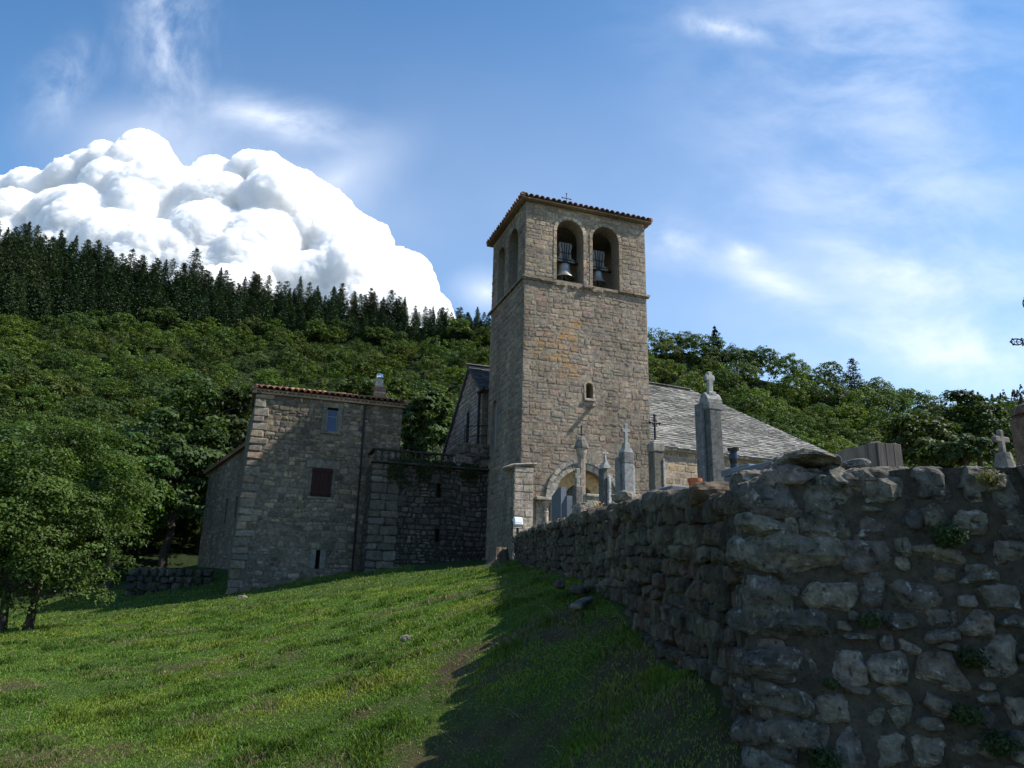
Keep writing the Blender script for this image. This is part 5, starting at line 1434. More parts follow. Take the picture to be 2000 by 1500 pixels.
    # 12 big rocks on the wall top
    for (px, py, w, h, lab) in ((1222, 972, 46, 24, 'large rough boulder lying on the wall top below the grey granite pillar'), (1138, 1000, 32, 28, 'rounded drum-like stone lying on the wall top left of the boulder'), (1285, 968, 40, 14, 'flat stone on the wall top below the mossy stele')):
        lo, hi = 4.5, 29.
        for _ in range(40):
            Y = (lo + hi) / 2; x = at(px, 1000, Y)[0]
            if x > wall_x(Y) + .1: hi = Y
            else: lo = Y
        p = at(px, py, Y); p[2] = max(p[2], wall_top(Y) + m(h, Y) * .3); a = Acc(); rock(a, p, (m(w, Y) / 2, .16, m(h, Y) / 2), Rz(.3), rng, 16, boxy=.6, rough=.06, cuts=10, col=(.2, .18, .15)); solo(a, 'boulder', M['dry_stone'], p, lab, 'stone', 'loose stones on the wall top')
    # 13 loose slab and small slab on the mortared wall
    u0, z0 = PX2F(1500, 921); u1, z1 = PX2F(1640, 893)
    p = WA3 + FD * (u0 + u1) / 2 - FN * .15 + Z3 * (FTOP + .035); a = Acc(); d, f = cubesphere(18); q = np.sign(d) * np.abs(d) ** .6; q /= np.abs(q).max()
    s = np.array([(u1 - u0) * .55, .2, .03]); v = q * s; v[:, 2] += .05 * (1 - (q[:, 0] - .3) ** 2) + vnoise(q * 2.2, 5) * .025 + vnoise(q * 6, 6) * .009; v[:, 1] += vnoise(q * 2, 8) * .04
    a.add(v @ np.stack([FD, -FN, Z3], 1).T + p, f, (.15, .135, .11, 0)); solo(a, 'loose_slab', M['near_stone'], p, 'thick curved stone slab lying loose on top of the mortared wall', 'stone slab')
    for (l, t, r, b_, lab) in ((1665, 905, 1712, 922, 'small flat stone on the mortared wall before the squared timber'), (1515, 886, 1560, 912, 'small pointed stone behind the loose curved slab')):
        u0, z0 = PX2F(l, b_); u1, z1 = PX2F(r, t); p = WA3 + FD * (u0 + u1) / 2 - FN * (.2 if l > 1600 else .4) + Z3 * (FTOP + .055); a = Acc(); rock(a, p, ((u1 - u0) / 2, .1, max(.03, (z1 - z0) / 2)), np.stack([FD, -FN, Z3], 1), rng, 14, col=(.2, .185, .16)); solo(a, 'flat_stone', M['near_stone'], p, lab, 'stone', 'small stones on the mortared wall')
    # 14 squared timber block behind the mortared wall
    Y = 5.6; c = at(1712, 900, Y); zb = float(yard_z(c[0], c[1])); ztp = zt(1712, 863, Y); b = np.r_[c[:2], zb]
    dl = np.array([-.86, .5, 0]); dr = np.array([.97, .22, 0]); wl, wr = m(90, Y), m(54, Y)
    root = thing('timber_block', b, 'weathered grey squared timber block standing behind the mortared wall', 'timber block')
    a = Acc(); P = [b, b + dr * wr, b + dr * wr + dl * wl, b + dl * wl]; tops = [ztp, ztp + .0, ztp - .1, ztp - .07]
    nseg = 6; vv = []; 
    loop = []
    for (p, q, t0, t1) in ((P[0], P[1], tops[0], tops[1]), (P[1], P[2], tops[1], tops[2]), (P[2], P[3], tops[2], tops[3]), (P[3], P[0], tops[3], tops[0])):
        for k in range(nseg): t = k / nseg; loop.append((p + (q - p) * t + np.array([rng.normal(0, .0015), rng.normal(0, .0015), 0]), t0 + (t1 - t0) * t + rng.normal(0, .006)))
    n = len(loop); a.add([p for p, _ in loop] + [np.r_[p[:2], z] for p, z in loop], [[i, (i + 1) % n, n + (i + 1) % n, n + i] for i in range(n)] + [list(range(n, 2 * n))]); a.build('weathered_face', M['wood'], root)
    a = Acc(); nn = np.array([dr[1], -dr[0], 0]); 
    for k in range(3): bbox(a, b + dr * (wr * (k + .5) / 3) + nn * .012 + Z3 * (ztp - zb) / 2 - Z3 * .01, (wr / 3 - .003, .03, ztp - zb), np.stack([dr, np.array([-dr[1], dr[0], 0]), Z3], 1), bev=.002)
    a.build('darker_board', M['wood2'], root)
    # 15 stone cross at the right, mission cross at the frame edge
    Y = 6.5; p = at(1962, 905, Y); zb = float(yard_z(p[0], p[1])); b = np.r_[p[:2], zb]; root = thing('grave_cross', b, 'weathered grey stone cross on a flared foot near the right edge', 'gravestone', G)
    a = Acc(); z1 = zt(1960, 885, Y); z2 = zt(1960, 840, Y); lathe(a, [(.16, 0), (.15, (z1 - zb) * .55), (.085, (z1 - zb) * .82), (.06, z1 - zb)], b, 10, (.13, .12, .105)); a.build('foot', M['grave'], root)
    a = Acc(); cross(a, np.r_[b[:2], z1 - .05], z2 - z1 + .05, .19, .055, .055, (.13, .12, .105), up=.66); a.build('cross', M['grave'], root)
    Y = 7.2; p = at(2060, 900, Y); zb = float(yard_z(p[0], p[1])); b = np.r_[p[:2], zb]; root = thing('mission_cross', b, 'tall ornate black iron cross on a brown stone pillar at the right edge', 'cross')
    zp = zt(2050, 806, Y); a = Acc(); bbox(a, b + Z3 * (zp - zb) / 2, (.5, .5, zp - zb), R, (.12, .085, .06), .06); lathe(a, [(.3, -.02), (.28, .06), (.12, .14)], np.r_[b[:2], zp], 14, (.12, .085, .06)); a.build('pillar', M['grave'], root)
    zc = zt(2018, 668, Y); a = Acc(); ct = np.r_[b[:2], zc]; Xa = np.array([1, -.05, 0]); Xa /= np.linalg.norm(Xa)
    tube(a, [np.r_[b[:2], zp], ct + Z3 * .5], .014, 6)

    def oval(c, A, B, ra, rb, r=.0065):
        pts = [c + A * ra * math.cos(t) + B * rb * math.sin(t) for t in np.linspace(0, 2 * math.pi, 25)]; tube(a, pts, r, 6)
    for sgn in (-1, 1):
        for k, (cx, ra) in enumerate(((.165, .058), (.055, .055))):
            oval(ct + Xa * sgn * cx, Xa, Z3, ra, .033)
            for t in np.linspace(0, 2 * math.pi, 8)[:-1]:
                q = ct + Xa * sgn * (cx + .75 * ra * math.cos(t)) + Z3 * .022 * math.sin(t); lathe(a, [(.002, -.006), (.007, 0), (.002, .006)], q, 6)
            tube(a, [ct + Xa * sgn * (cx - .03), ct + Xa * sgn * (cx + .03)], .005, 5); tube(a, [ct + Xa * sgn * cx - Z3 * .02, ct + Xa * sgn * cx + Z3 * .02], .005, 5)
        for q in (ct + Xa * sgn * .228, ct + Xa * sgn * .205 + Z3 * .03, ct + Xa * sgn * .205 - Z3 * .03, ct + Xa * sgn * .11 + Z3 * .035, ct + Xa * sgn * .11 - Z3 * .035): lathe(a, [(.003, -.011), (.0115, 0), (.003, .011)], q, 8)
    for k in range(4): oval(ct + Z3 * (.42 - k * .12), Z3, Xa, .058, .033)
    a.build('iron_arms', M['iron'], root)
    # 16 floodlight by the buttress
    Y = 28.6; p = at(1011, 1031, Y); root = thing('floodlight', p, 'small white floodlight on the end of the wall at the foot of the tower', 'floodlight')
    Rf = Rz(.35) @ np.array([[1, 0, 0], [0, math.cos(.35), math.sin(.35)], [0, -math.sin(.35), math.cos(.35)]])
    a = Acc(); bbox(a, p + Z3 * .23, (.36, .2, .32), Rf, bev=.03); a.build('housing', M['white'], root)
    a = Acc(); bbox(a, p + Z3 * .25 - Rf[:, 1] * .105, (.3, .012, .22), Rf, bev=.004); a.build('glass', M['lens'], root)
    a = Acc(); tube(a, [p - Rf[:, 0] * .2 + Z3 * .22, p - Rf[:, 0] * .2 - Z3 * .02, p + Rf[:, 0] * .2 - Z3 * .02, p + Rf[:, 0] * .2 + Z3 * .22], .015, 6); lathe(a, [(.05, -.4), (.05, 0)], p, 8); a.build('bracket', M['iron'], root)
    # 17 tree stump
    Y = 28.2; x = at(972, 1100, Y)[0]; zb = gz(x, Y)[0]; b = np.array([x, Y, zb]); a = Acc(); ns = 22; v = []; prof = [(.55, -.15), (.43, .05), (.36, .25), (.34, .5), (.33, float(at(972, 1069, Y)[2]) - zb)]
    for r, z in prof:
        for k in range(ns):
            t = 2 * math.pi * k / ns; rr = r * (1 + .16 * math.sin(3 * t + 1) * (1.2 - z) + .06 * math.sin(7 * t)); v.append(b + np.array([rr * math.cos(t), rr * math.sin(t), z + (.05 * math.sin(t * 2) if z > .6 else 0)]))
    f = []
    for i in range(len(prof) - 1):
        for k in range(ns): f.append([i * ns + k, i * ns + (k + 1) % ns, (i + 1) * ns + (k + 1) % ns, (i + 1) * ns + k])
    f.append([(len(prof) - 1) * ns + k for k in range(ns)]); a.add(v, f); solo(a, 'tree_stump', M['stump'], b, 'broad sawn tree stump in the grass at the far end of the dry stone wall', 'tree stump')
    # 18 slabs lying at the foot of the wall
    def gp(px, Y): x = at(px, 1200, Y)[0]; return np.array([x, Y, gz(x, Y)[0]])
    p = gp(1138, 9.0); a = Acc(); d = np.array([.25, .8, .10]); d /= np.linalg.norm(d); e = np.array([.95, -.3, .0]); e /= np.linalg.norm(e); bbox(a, p + Z3 * .05, (.16, .7, .06), np.stack([e, d, np.cross(e, d)], 1), (.15, .14, .12), .015, .01, rng); solo(a, 'stone_slab', M['dry_stone'], p, 'long pale slab lying in the shaded grass below the dry stone wall', 'stone slab', 'slabs at the foot of the wall')
    p = gp(1247, 7.6); a = Acc(); bbox(a, p + Z3 * .06, (.1, .05, .22), Rz(.3) @ np.array([[1, 0, .2], [0, 1, 0], [0, .2, 1]]), (.13, .105, .085), .012, .008, rng); solo(a, 'stone_slab', M['dry_stone'], p, 'small upright slab stuck in the shaded grass at the wall foot', 'stone slab', 'slabs at the foot of the wall')
    p = gp(1175, 9.6); a = Acc()
    for k in range(26): rock(a, p + np.array([rng.normal(.1, .3), rng.normal(.1, .4), rng.uniform(-.04, .1)]), (rng.uniform(.05, .14), rng.uniform(.05, .12), rng.uniform(.03, .08)), Rz(rng.uniform(0, 3)), rng, 6, col=pick(PAL_DRY, rng))
    tag(solo(a, 'rubble_heap', M['dry_stone'], p, 'dark heap of broken stones and debris at the foot of the dry stone wall', 'rubble'), kind='stuff')
    # stones half sunk in the meadow
    for (px, Y, w, lab) in ((797, 11.2, .10, 'small pale stone half sunk in the sunlit meadow'), (470, 30.5, .2, 'pale stone lying at the front corner of the house')):
        p = gp(px, Y); a = Acc(); rock(a, p + Z3 * .03, (w, w * .7, w * .45), Rz(.4), rng, 10, col=(.15, .14, .115)); solo(a, 'field_stone', M['dry_stone'], p, lab, 'stone', 'stones lying in the meadow')
    # low ruined wall in the shade at left
    Y0 = 36.5; p0 = gp(238, 37.0); p1 = gp(345, 37.8); d = p1 - p0; L = np.linalg.norm(d[:2]); d = np.r_[d[:2] / L, 0]; nn = np.array([d[1], -d[0], 0])
    root = thing('ruined_wall', p0, 'low ruined dry stone retaining wall in the shade left of the annex', 'wall'); a = Acc(); zt_ = float(at(290, 1124, 37.4)[2])
    z = p0[2] - .5
    while z < zt_:
        h = rng.uniform(.22, .4); s = 0 if z < zt_ - .4 else 0
        while s < L + 1.2:
            w = rng.uniform(.3, .6); q = p0 + d * (s + w / 2); q[2] = z + h / 2
            rock(a, q + nn * rng.uniform(-.05, .05), (w * .52, .3, h * .54), np.stack([d, -nn, Z3], 1), rng, 7, col=pick([(.075, .07, .058), (.05, .048, .04)], rng)); s += w
        z += h
    a.build('stonework', M['dry_stone'], root)
    # overhead cable
    p0 = H0 + np.r_[0, 0, 0] + np.array([-.1, -.1, 0]); p0[2] = hfit(508, 788)[1]; p1 = at(-60, 850, 44.0); pts = []
    for t in np.linspace(0, 1, 24): q = p0 + (p1 - p0) * t; q[2] -= 1.5 * 4 * t * (1 - t) * .55; pts.append(q)
    a = Acc(); tube(a, pts, .022, 5); solo(a, 'overhead_cable', M['iron'], p0, 'thin black overhead cable running from the house corner out to the left', 'cable')


build_graves()
# ------------------------------------------------------------------ vegetation
def leaf_quads(C, Nn, size, rng, col, asp=.62, droop=0.0):
    """one rhombic leaf per centre, folded on its middle line; returns verts, faces, cols"""
    n = len(C); r = rng.normal(size=(n, 3)); t = r - Nn * (r * Nn).sum(1, keepdims=True); t /= np.linalg.norm(t, axis=1, keepdims=True) + 1e-9
    b = np.cross(Nn, t); s = size[:, None] if np.ndim(size) else size
    v = np.stack([C - t * s * .5, C + b * s * asp * .5 - Nn * s * .08, C + t * s * .5 - Z3 * s * droop, C - b * s * asp * .5 - Nn * s * .08], 1).reshape(-1, 3)
    f = np.arange(n * 4).reshape(n, 4); return v, f, np.repeat(col, 4, 0)


def leafcols(n, base, rng, var=.35, yellow=.12):
    c = np.tile(np.array(base, float), (n, 1)) * rng.uniform(1 - var, 1 + var, (n, 1))
    k = rng.random(n) < yellow; c[k] = c[k] * np.array([1.5, 1.25, .9]); return np.c_[c, np.zeros(n)]


def crown(acc, c, rad, rng, nclump, per, size, base, low=-.35, gap=.25, shell=.72):
    """foliage gathered in many clumps spread through an uneven crown"""
    c = np.array(c, float); rad = np.array(rad, float); k = 0
    lob = rng.integers(1, 9999)
    while k < nclump:
        d = rng.normal(size=3); d /= np.linalg.norm(d)
        if d[2] < low: continue
        lr = 1 + .38 * float(vnoise(d[None] * 1.7 + 5, lob)[0])
        rr = rng.uniform(shell, 1.0) if rng.random() < .75 else rng.uniform(.25, shell)
        cc = c + d * rad * lr * rr; cr = rad.mean() * rng.uniform(.14, .27) * (1 if shell < .8 else .82)
        m = int(per * rng.uniform(.5, 1.4)); q = rng.normal(size=(m, 3)); q /= np.linalg.norm(q, axis=1, keepdims=True)
        q[:, 2] = np.where(rng.random(m) < .75, np.abs(q[:, 2]), q[:, 2])
        C = cc + q * (cr * rng.uniform(.5, 1.0, (m, 1)) ** .6) * np.array([1.15, 1.15, .8])
        Nn = q * .55 + d * .35 + np.array([0, 0, .55]) + rng.normal(size=(m, 3)) * .45; Nn /= np.linalg.norm(Nn, axis=1, keepdims=True)
        tone = rng.uniform(.75, 1.25)
        v, f, cl = leaf_quads(C, Nn, size * rng.uniform(.6, 1.3, m), rng, leafcols(m, np.array(base) * tone, rng), droop=.15)
        acc.add(v, f, cl); k += 1


def branches(acc, b, top, r, rng, n=6, spread=2.0, col=(.06, .05, .04)):
    b = np.array(b, float); top = np.array(top, float); d = top - b
    pts = [b + d * t + np.array([rng.normal(0, .04), rng.normal(0, .04), 0]) * np.linalg.norm(d) * .3 * (t > 0) for t in np.linspace(0, 1, 7)]
    tube(acc, pts, [r * 1.35] + list(np.linspace(r, r * .3, 6)), 8, col)
    for k in range(n):
        t = rng.uniform(.35, .95); p = b + d * t; a = rng.uniform(0, 2 * math.pi); L = spread * rng.uniform(.6, 1.1)
        e = p + np.array([math.cos(a) * L, math.sin(a) * L, L * rng.uniform(.3, .9)]); mid = (p + e) / 2 + np.array([0, 0, -.1 * L])
        tube(acc, [p, mid, e], [r * .45, r * .28, r * .1], 6, col)


def add_mat_slots(o, acc_counts):
    pass


def tree_mesh(name, build_fn, mats):
    """mesh data with two material slots: foliage 0, bark 1"""
    a = Acc(); b = Acc(); build_fn(a, b)
    n0 = sum(len(x) for x in a.f)
    for vv, ff, cc in zip(b.v, b.f, b.c): 
        a.v.append(vv); a.c.append(cc)
    off = a.n
    for ff in b.f: a.f.append([[i + off for i in fc] for fc in ff])
    o = a.build(name, mats)
    mi = np.zeros(len(o.data.polygons), np.int32); mi[n0:] = 1; o.data.polygons.foreach_set('material_index', mi)
    return o


GREENS = [(1.04 * c[0], 1.04 * c[1], 1.0 * c[2]) for c in [(.053, .104, .018), (.046, .094, .018), (.062, .112, .017), (.040, .086, .022), (.054, .098, .024)]]


def build_forest():
    rng = np.random.default_rng(101)
    protoB = []
    for k in range(6):
        def fn(a, b, k=k):
            r = np.random.default_rng(200 + k)
            crown(a, (0, 0, 4.6), (3.7 * (1 + .1 * (k % 3)), 3.7, 3.2 + .3 * (k % 2)), r, 120, 105, .24, GREENS[k % 5], low=-.5, shell=.84)
            branches(b, (0, 0, -1), (r.normal(0, .3), 0, 4.5), .22, r, 5, 2.2)
        protoB.append(tree_mesh('broadleaf_tree', fn, [M['leaf'], M['bark']]))
    protoC = []
    for k in range(5):
        def fn(a, b, k=k):
            r = np.random.default_rng(300 + k); H = 14.0; pine = k != 1
            nl = 26
            for i in range(nl):
                t = (i + .5) / nl; z = 1.5 + t * (H - 1.6); R = (3.1 if not pine else 3.3) * ((1 - t) ** (.8 if not pine else .5)) + .15
                nb = int(5 + 5 * (1 - t)); a0 = r.uniform(0, 6.28)
                for j in range(nb):
                    if r.random() < (.12 if not pine else .3): continue
                    an = a0 + 6.283 * j / nb + r.normal(0, .2); L = R * r.uniform(.65, 1.15); m = int(18 + 26 * (1 - t))
                    s = r.uniform(.15, 1, m); dr = np.array([math.cos(an), math.sin(an), 0]); pr = np.array([-math.sin(an), math.cos(an), 0])
                    C = dr * (L * s)[:, None] + pr * (r.normal(0, .16, m) * L * (1.1 - s * .6))[:, None] + Z3 * (z - (.32 if not pine else -.25) * L * s + r.normal(0, .1, m))[:, None]
                    Nn = np.tile(Z3, (m, 1)) + dr * .35 + r.normal(size=(m, 3)) * .4; Nn /= np.linalg.norm(Nn, axis=1, keepdims=True)
                    v, f, cl = leaf_quads(C, Nn, .42 * r.uniform(.6, 1.2, m), r, leafcols(m, (.028, .054, .024) if not pine else (.036, .060, .024), r, .3, .05), asp=.5, droop=.35); a.add(v, f, cl)
            top = np.array([[0, 0, H + .2 * q] for q in (0, -1, -2)]); v, f, cl = leaf_quads(top, np.tile([1., 0, 0], (3, 1)), np.array([.7, .7, .7]), r, leafcols(3, (.02, .04, .02), r), asp=.25); a.add(v, f, cl)
            tube(b, [(0, 0, -1), (0, 0, H * .5), (0, 0, H + .3)], [.2, .12, .03], 6, (.05, .04, .035))
        protoC.append(tree_mesh('conifer', fn, [M['needle'], M['bark']]))
    used = set()

    def place(protos, p, sc, rz, label, cat, group, sz=1.0):
        k = int(rng.integers(len(protos))); o = protos[k]
        if id(o) in used: o = o.copy(); COL.objects.link(o)
        used.add(id(o) if id(o) not in used else id(o))
        o.location = [float(c) for c in p]; o.scale = (sc, sc, sc * sz); o.rotation_euler = (rng.normal(0, .03), rng.normal(0, .03), rz); tag(o, label, cat, group); return o

    def fc(px): return np.interp(px, [-300, 0, 270, 480, 700, 950, 1150], [.74, .735, .83, .85, .885, .935, 1.0])
    # broadleaf wood: the trees that show largest are things of their own, the small far ones one mass
    def small(fn):
        a = Acc(); fn(a); return np.concatenate(a.v), np.concatenate(a.c)
    farB = [small(lambda a, k=k: crown(a, (0, 0, 4.4), (3.7, 3.7, 3.3), np.random.default_rng(400 + k), 84, 30, .40, GREENS[k], low=-.3, shell=.84)) for k in range(5)]

    def fir(a, r):
        H = 14.0
        for i in range(20):
            t = (i + .5) / 20; z = 1.5 + t * 12.4; R = 3.2 * (1 - t) ** .8 + .15; m = int(26 + 46 * (1 - t)); an = r.uniform(0, 6.28, m); q = r.uniform(.2, 1.1, m)
            dr = np.c_[np.cos(an), np.sin(an), np.zeros(m)]; C = dr * (R * q)[:, None] + Z3 * (z - .3 * R * q + r.normal(0, .12, m))[:, None]; Nn = Z3 + dr * .35 + r.normal(size=(m, 3)) * .4; Nn /= np.linalg.norm(Nn, axis=1, keepdims=True)
            v, f, cl = leaf_quads(C, Nn, .62 * r.uniform(.6, 1.2, m), r, leafcols(m, (.030, .055, .024), r, .3, .05), asp=.5, droop=.3); a.add(v, f, cl)
    farC = [small(lambda a, k=k: fir(a, np.random.default_rng(450 + k))) for k in range(4)]
    massB, massC = Acc(), Acc()

    def mass(acc, protos, p, sx, sz):
        v, c = protos[int(rng.integers(len(protos)))]; q = (v * np.array([sx, sx, sz])) @ rotz(rng.uniform(0, 6.28)).T + np.array(p)
        tn = rng.uniform(.72, 1.25); hue = rng.uniform(.88, 1.14); c2 = c * np.array([tn * hue, tn, tn, 1]); acc.add(q, np.arange(len(q)).reshape(-1, 4), c2)
    nB = 0; cand = []
    for side in (0, 1):
        if side == 0: pxs = np.arange(-90, 1125, 40); ts = np.linspace(.01, .97, 18)
        else: pxs = np.arange(1140, 2110, 42); ts = np.r_[np.linspace(.01, .95, 15), .98, 1.0]
        for it, t in enumerate(ts):
            for px in pxs:
                x_ = px + rng.uniform(-20, 20) + (23 if it % 2 else 0); tt = min(t + rng.uniform(-.028, .028), 1.0)
                az = azel(x_, 700)[0]; lim = fc(x_) + .012 if side == 0 else 1.0
                if tt > lim: continue
                cand.append((max(tt, 0), az, side))
    cand.sort()
    for i, (tt, az, side) in enumerate(cand):
        x, y, z = hill_point(az, tt); r = math.hypot(x, y); sc = .9 * rng.uniform(.62, 1.12) * (.52 + .30 * min(r / 120, 1.2))
        if i < 285:
            if side == 0: lab = 'round broadleaf tree in the dense wood low on the slope left of the tower'; g = 'broadleaf trees low on the left slope'
            else: lab = 'round broadleaf tree in the wood low on the slope right of the tower'; g = 'broadleaf trees low on the right slope'
            place(protoB, (x, y, z - .6), sc, rng.uniform(0, 6.28), lab, 'tree', g, rng.uniform(.85, 1.2)); nB += 1
        else: mass(massB, farB, (x, y, z - .6), sc, sc * rng.uniform(.85, 1.2))
    tag(massB.build('broadleaf_wood', M['leaf']), 'green broadleaf wood covering the upper slopes below the conifers and the skyline', 'woodland', kind='stuff')
    # conifers along the ridge
    nC = 0; cand = []
    for it, q in enumerate(np.linspace(0, 1, 12)):
        for px in np.arange(-110, 1110, 17):
            x_ = px + rng.uniform(-10, 10) + (10 if it % 2 else 0); az = azel(x_, 700)[0]; t0 = fc(x_) + .005; span = 1 - t0
            if it not in (0, 11) and rng.random() > span / .2: continue
            cand.append((t0 + span * min(1, max(0, q + rng.uniform(-.05, .05))), az, x_, it))
    cand.sort(key=lambda c: (c[3] not in (10, 11), c[2]))
    for i, (t, az, x_, it) in enumerate(cand):
        x, y, z = hill_point(az, t); H = np.interp(x_, [-100, 0, 500, 950], [9, 9, 7.8, 6.6]) * rng.choice([.62, .8, .95, 1.05, 1.25], p=[.12, .25, .33, .22, .08])
        if i < 230: place(protoC, (x, y, z - .5), H / 14 * 1.35, rng.uniform(0, 6.28), 'dark conifer on the crest or lower edge of the band along the left ridge', 'conifer', 'conifers along the left ridge', rng.uniform(.7, .95)); nC += 1
        else: mass(massC, farC, (x, y, z - .5), H / 14 * 1.35, H / 14)
    tag(massC.build('conifer_wood', M['needle']), 'dark conifer forest massed below the crest of the left ridge', 'woodland', kind='stuff')
    # single trees one can pick out on the right skyline
    for (px, pyt, t, H, w, kind, lab) in ((1400, 637, .985, None, 1.5, 1, 'single dense conical conifer standing out on the right skyline'), (1664, 700, .99, None, 1.2, 4, 'lone ragged pine standing out on the right skyline')):
        az = azel(px, 700)[0]; x, y, z = hill_point(az, t); r = math.hypot(x, y); ztop = 1.6 + r * math.tan(azel(px, pyt)[1]); H = ztop - z + .5
        o = protoC[kind].copy(); COL.objects.link(o); o.location = (x, y, z - .5); o.scale = (H / 14 * w, H / 14 * w, H / 14); tag(o, lab, 'conifer')
        o['group'] = ''; del o['group']
    # bushy undergrowth: one mass that nobody could count
    a = Acc(); r = np.random.default_rng(77); n = 26000; az = np.radians(r.uniform(-44, 44, n)); t = r.uniform(0, 1, n); x, y, z = hill_point(az, t)
    C = np.c_[x, y, z + r.uniform(-.2, 1.3, n)]; Nn = np.tile(Z3, (n, 1)) + r.normal(size=(n, 3)) * .6; Nn /= np.linalg.norm(Nn, axis=1, keepdims=True)
    v, f, cl = leaf_quads(C, Nn, r.uniform(.5, 1.3, n), r, leafcols(n, (.036, .058, .014), r)); a.add(v, f, cl); tag(a.build('undergrowth', M['leaf']), 'low green undergrowth covering the ground beneath the hillside trees', 'undergrowth', kind='stuff')
    # far wooded ridge, right edge
    a = Acc(); r = np.random.default_rng(78)
    for k in range(420):
        px = r.uniform(1860, 2250); az = azel(px, 700)[0]; rr = r.uniform(330, 525); e = np.interp(px, [1850, 1935, 2000, 2150, 2500], [azel(1850, 800)[1], azel(1935, 775)[1], azel(2000, 765)[1], azel(2150, 745)[1], azel(2500, 800)[1]])
        kk = np.interp(rr, [300, 420, 520], [.3, .75, 1]); z = 1.6 + rr * math.tan(e * kk) - 4; H = r.uniform(6, 11)
        m = 46; s = r.uniform(0, 1, m); R = 2.4 * (1 - s) ** .8; t = r.uniform(0, 6.28, m); C = np.c_[rr * math.sin(az) + R * np.cos(t), rr * math.cos(az) + R * np.sin(t), z + s * H]
        Nn = np.c_[np.cos(t), np.sin(t), np.full(m, .7)]; Nn /= np.linalg.norm(Nn, axis=1, keepdims=True); v, f, cl = leaf_quads(C, Nn, np.full(m, 1.7), r, leafcols(m, (.026, .045, .024), r, .25, 0)); a.add(v, f, cl)
    tag(a.build('far_wood', M['needle']), 'distant dark wooded ridge at the right edge beyond the near slope', 'woodland', kind='stuff')

    # bigger trees close behind the house and annex, each with its own crown and trunk
    def big(px, pyt, pyb, Y, wpx, base, leaf, ncl, per, lab, nm='broadleaf_tree', low=-.6, trunks=1, seed=0, gap=.3):
        r = np.random.default_rng(500 + seed); p = at(px, 1000, Y); zb = gz(p[0], p[1])[0]; zt = at(px, pyt, Y)[2]; zl = at(px, pyb, Y)[2]
        root = thing(nm, (p[0], p[1], zb), lab, 'tree'); rx = wpx / 2 * Y / 1443 * 1.04
        a = Acc(); crown(a, (p[0], p[1], (zt + zl) / 2), (rx, rx * .85, (zt - zl) / 2), r, ncl, per, leaf, base, low=low); a.build('crown', M['leaf'], root)
        a = Acc()
        for k in range(trunks):
            x0 = (k - (trunks - 1) / 2) * .75 * (trunks > 1); branches(a, (p[0] + x0, p[1] + .1 * k, zb - .2), (p[0] + x0 * 1.3 + r.normal(0, .12), p[1], zl + (zt - zl) * (.45 if trunks > 1 else .6)), (.12 + .015 * Y / 10 + .02 * rx) * (.62 if trunks > 1 else 1), r, 9, rx * .62)
        a.build('trunk', M['bark'], root); return root
    big(335, 745, 1090, 49, 200, (.036, .064, .018), .34, 120, 110, 'big dark tree rising behind the annex, trunk in deep shade', seed=1)
    big(440, 750, 1000, 52, 150, (.040, .068, .020), .36, 90, 100, 'leafy tree directly behind the tiled roof of the house', seed=2)
    big(822, 760, 925, 46, 120, (.045, .082, .022), .3, 80, 100, 'bright bushy tree between the house chimney and the gable wall', seed=3)
    big(715, 705, 900, 60, 190, (.060, .092, .018), .38, 90, 100, 'wide light green tree behind the house chimney', seed=4)
    big(235, 840, 1095, 43, 170, (.056, .096, .020), .3, 90, 110, 'mid green tree between the near left tree and the annex', seed=5)
    big(170, 815, 1080, 50, 200, (.034, .060, .017), .36, 100, 100, 'dark tree looming above the near left tree', seed=6)
    big(30, 815, 1080, 50, 190, (.036, .062, .017), .36, 90, 100, 'dark tree at the left edge behind the near tree', seed=7)
    big(1905, 855, 925, 26, 110, (.03, .055, .016), .16, 60, 90, 'low dark green bush behind the timber block near the stone cross', nm='bush', low=-.3, seed=8)
    big(1820, 800, 960, 34, 150, (.042, .072, .018), .22, 80, 100, 'bushy tree behind the right end of the mortared wall', seed=9)
    big(1925, 760, 960, 36, 150, (.040, .07, .018), .22, 80, 100, 'bushy tree behind the stone cross at the right edge', seed=10)
    # the near tree at the left of the meadow, two trunks
    rt = big(70, 850, 1205, 24.0, 350, (.060, .116, .019), .105, 250, 250, 'near leafy tree with two trunks standing in the meadow at the left edge', nm='meadow_tree', low=-.95, trunks=2, seed=20)
    # bare dead shrub on the slope
    r = np.random.default_rng(9); p = at(868, 800, 50); a = Acc(); b0 = np.array([p[0], p[1], at(868, 850, 50)[2] - 3])
    for k in range(26):
        an = r.uniform(0, 6.28); L = r.uniform(2, 5.5); e = b0 + np.array([math.cos(an) * L * .9, math.sin(an) * L * .9, L * .7]); md = (b0 + e) / 2 + r.normal(0, .25, 3); tube(a, [b0, md, e], [.022, .014, .006], 4, (.2, .19, .165))
        for q in range(3): s = md + (e - md) * r.uniform(0, .9); tube(a, [s, s + r.normal(0, .5, 3) + Z3 * .5], [.008, .004], 4, (.2, .19, .165))
    solo(a, 'dead_shrub', M['grave'], b0, 'bare pale dead branches above the gable on the slope', 'shrub')
    # ivy hanging over the terrace edge
    P, u0, u1, zt = TERR; a = Acc(); r = np.random.default_rng(91)
    n = 5200; u = u0 + .7 + (u1 - u0 - 1.3) * r.uniform(0, 1, n) ** .8; dp = np.abs(r.normal(0, .55, n)) * (1.15 - .8 * (u - u0) / (u1 - u0)) ; z = zt + .12 - dp + r.uniform(0, .2, n); thick = fbm(np.c_[u, z] * 1.3, 3, 5)
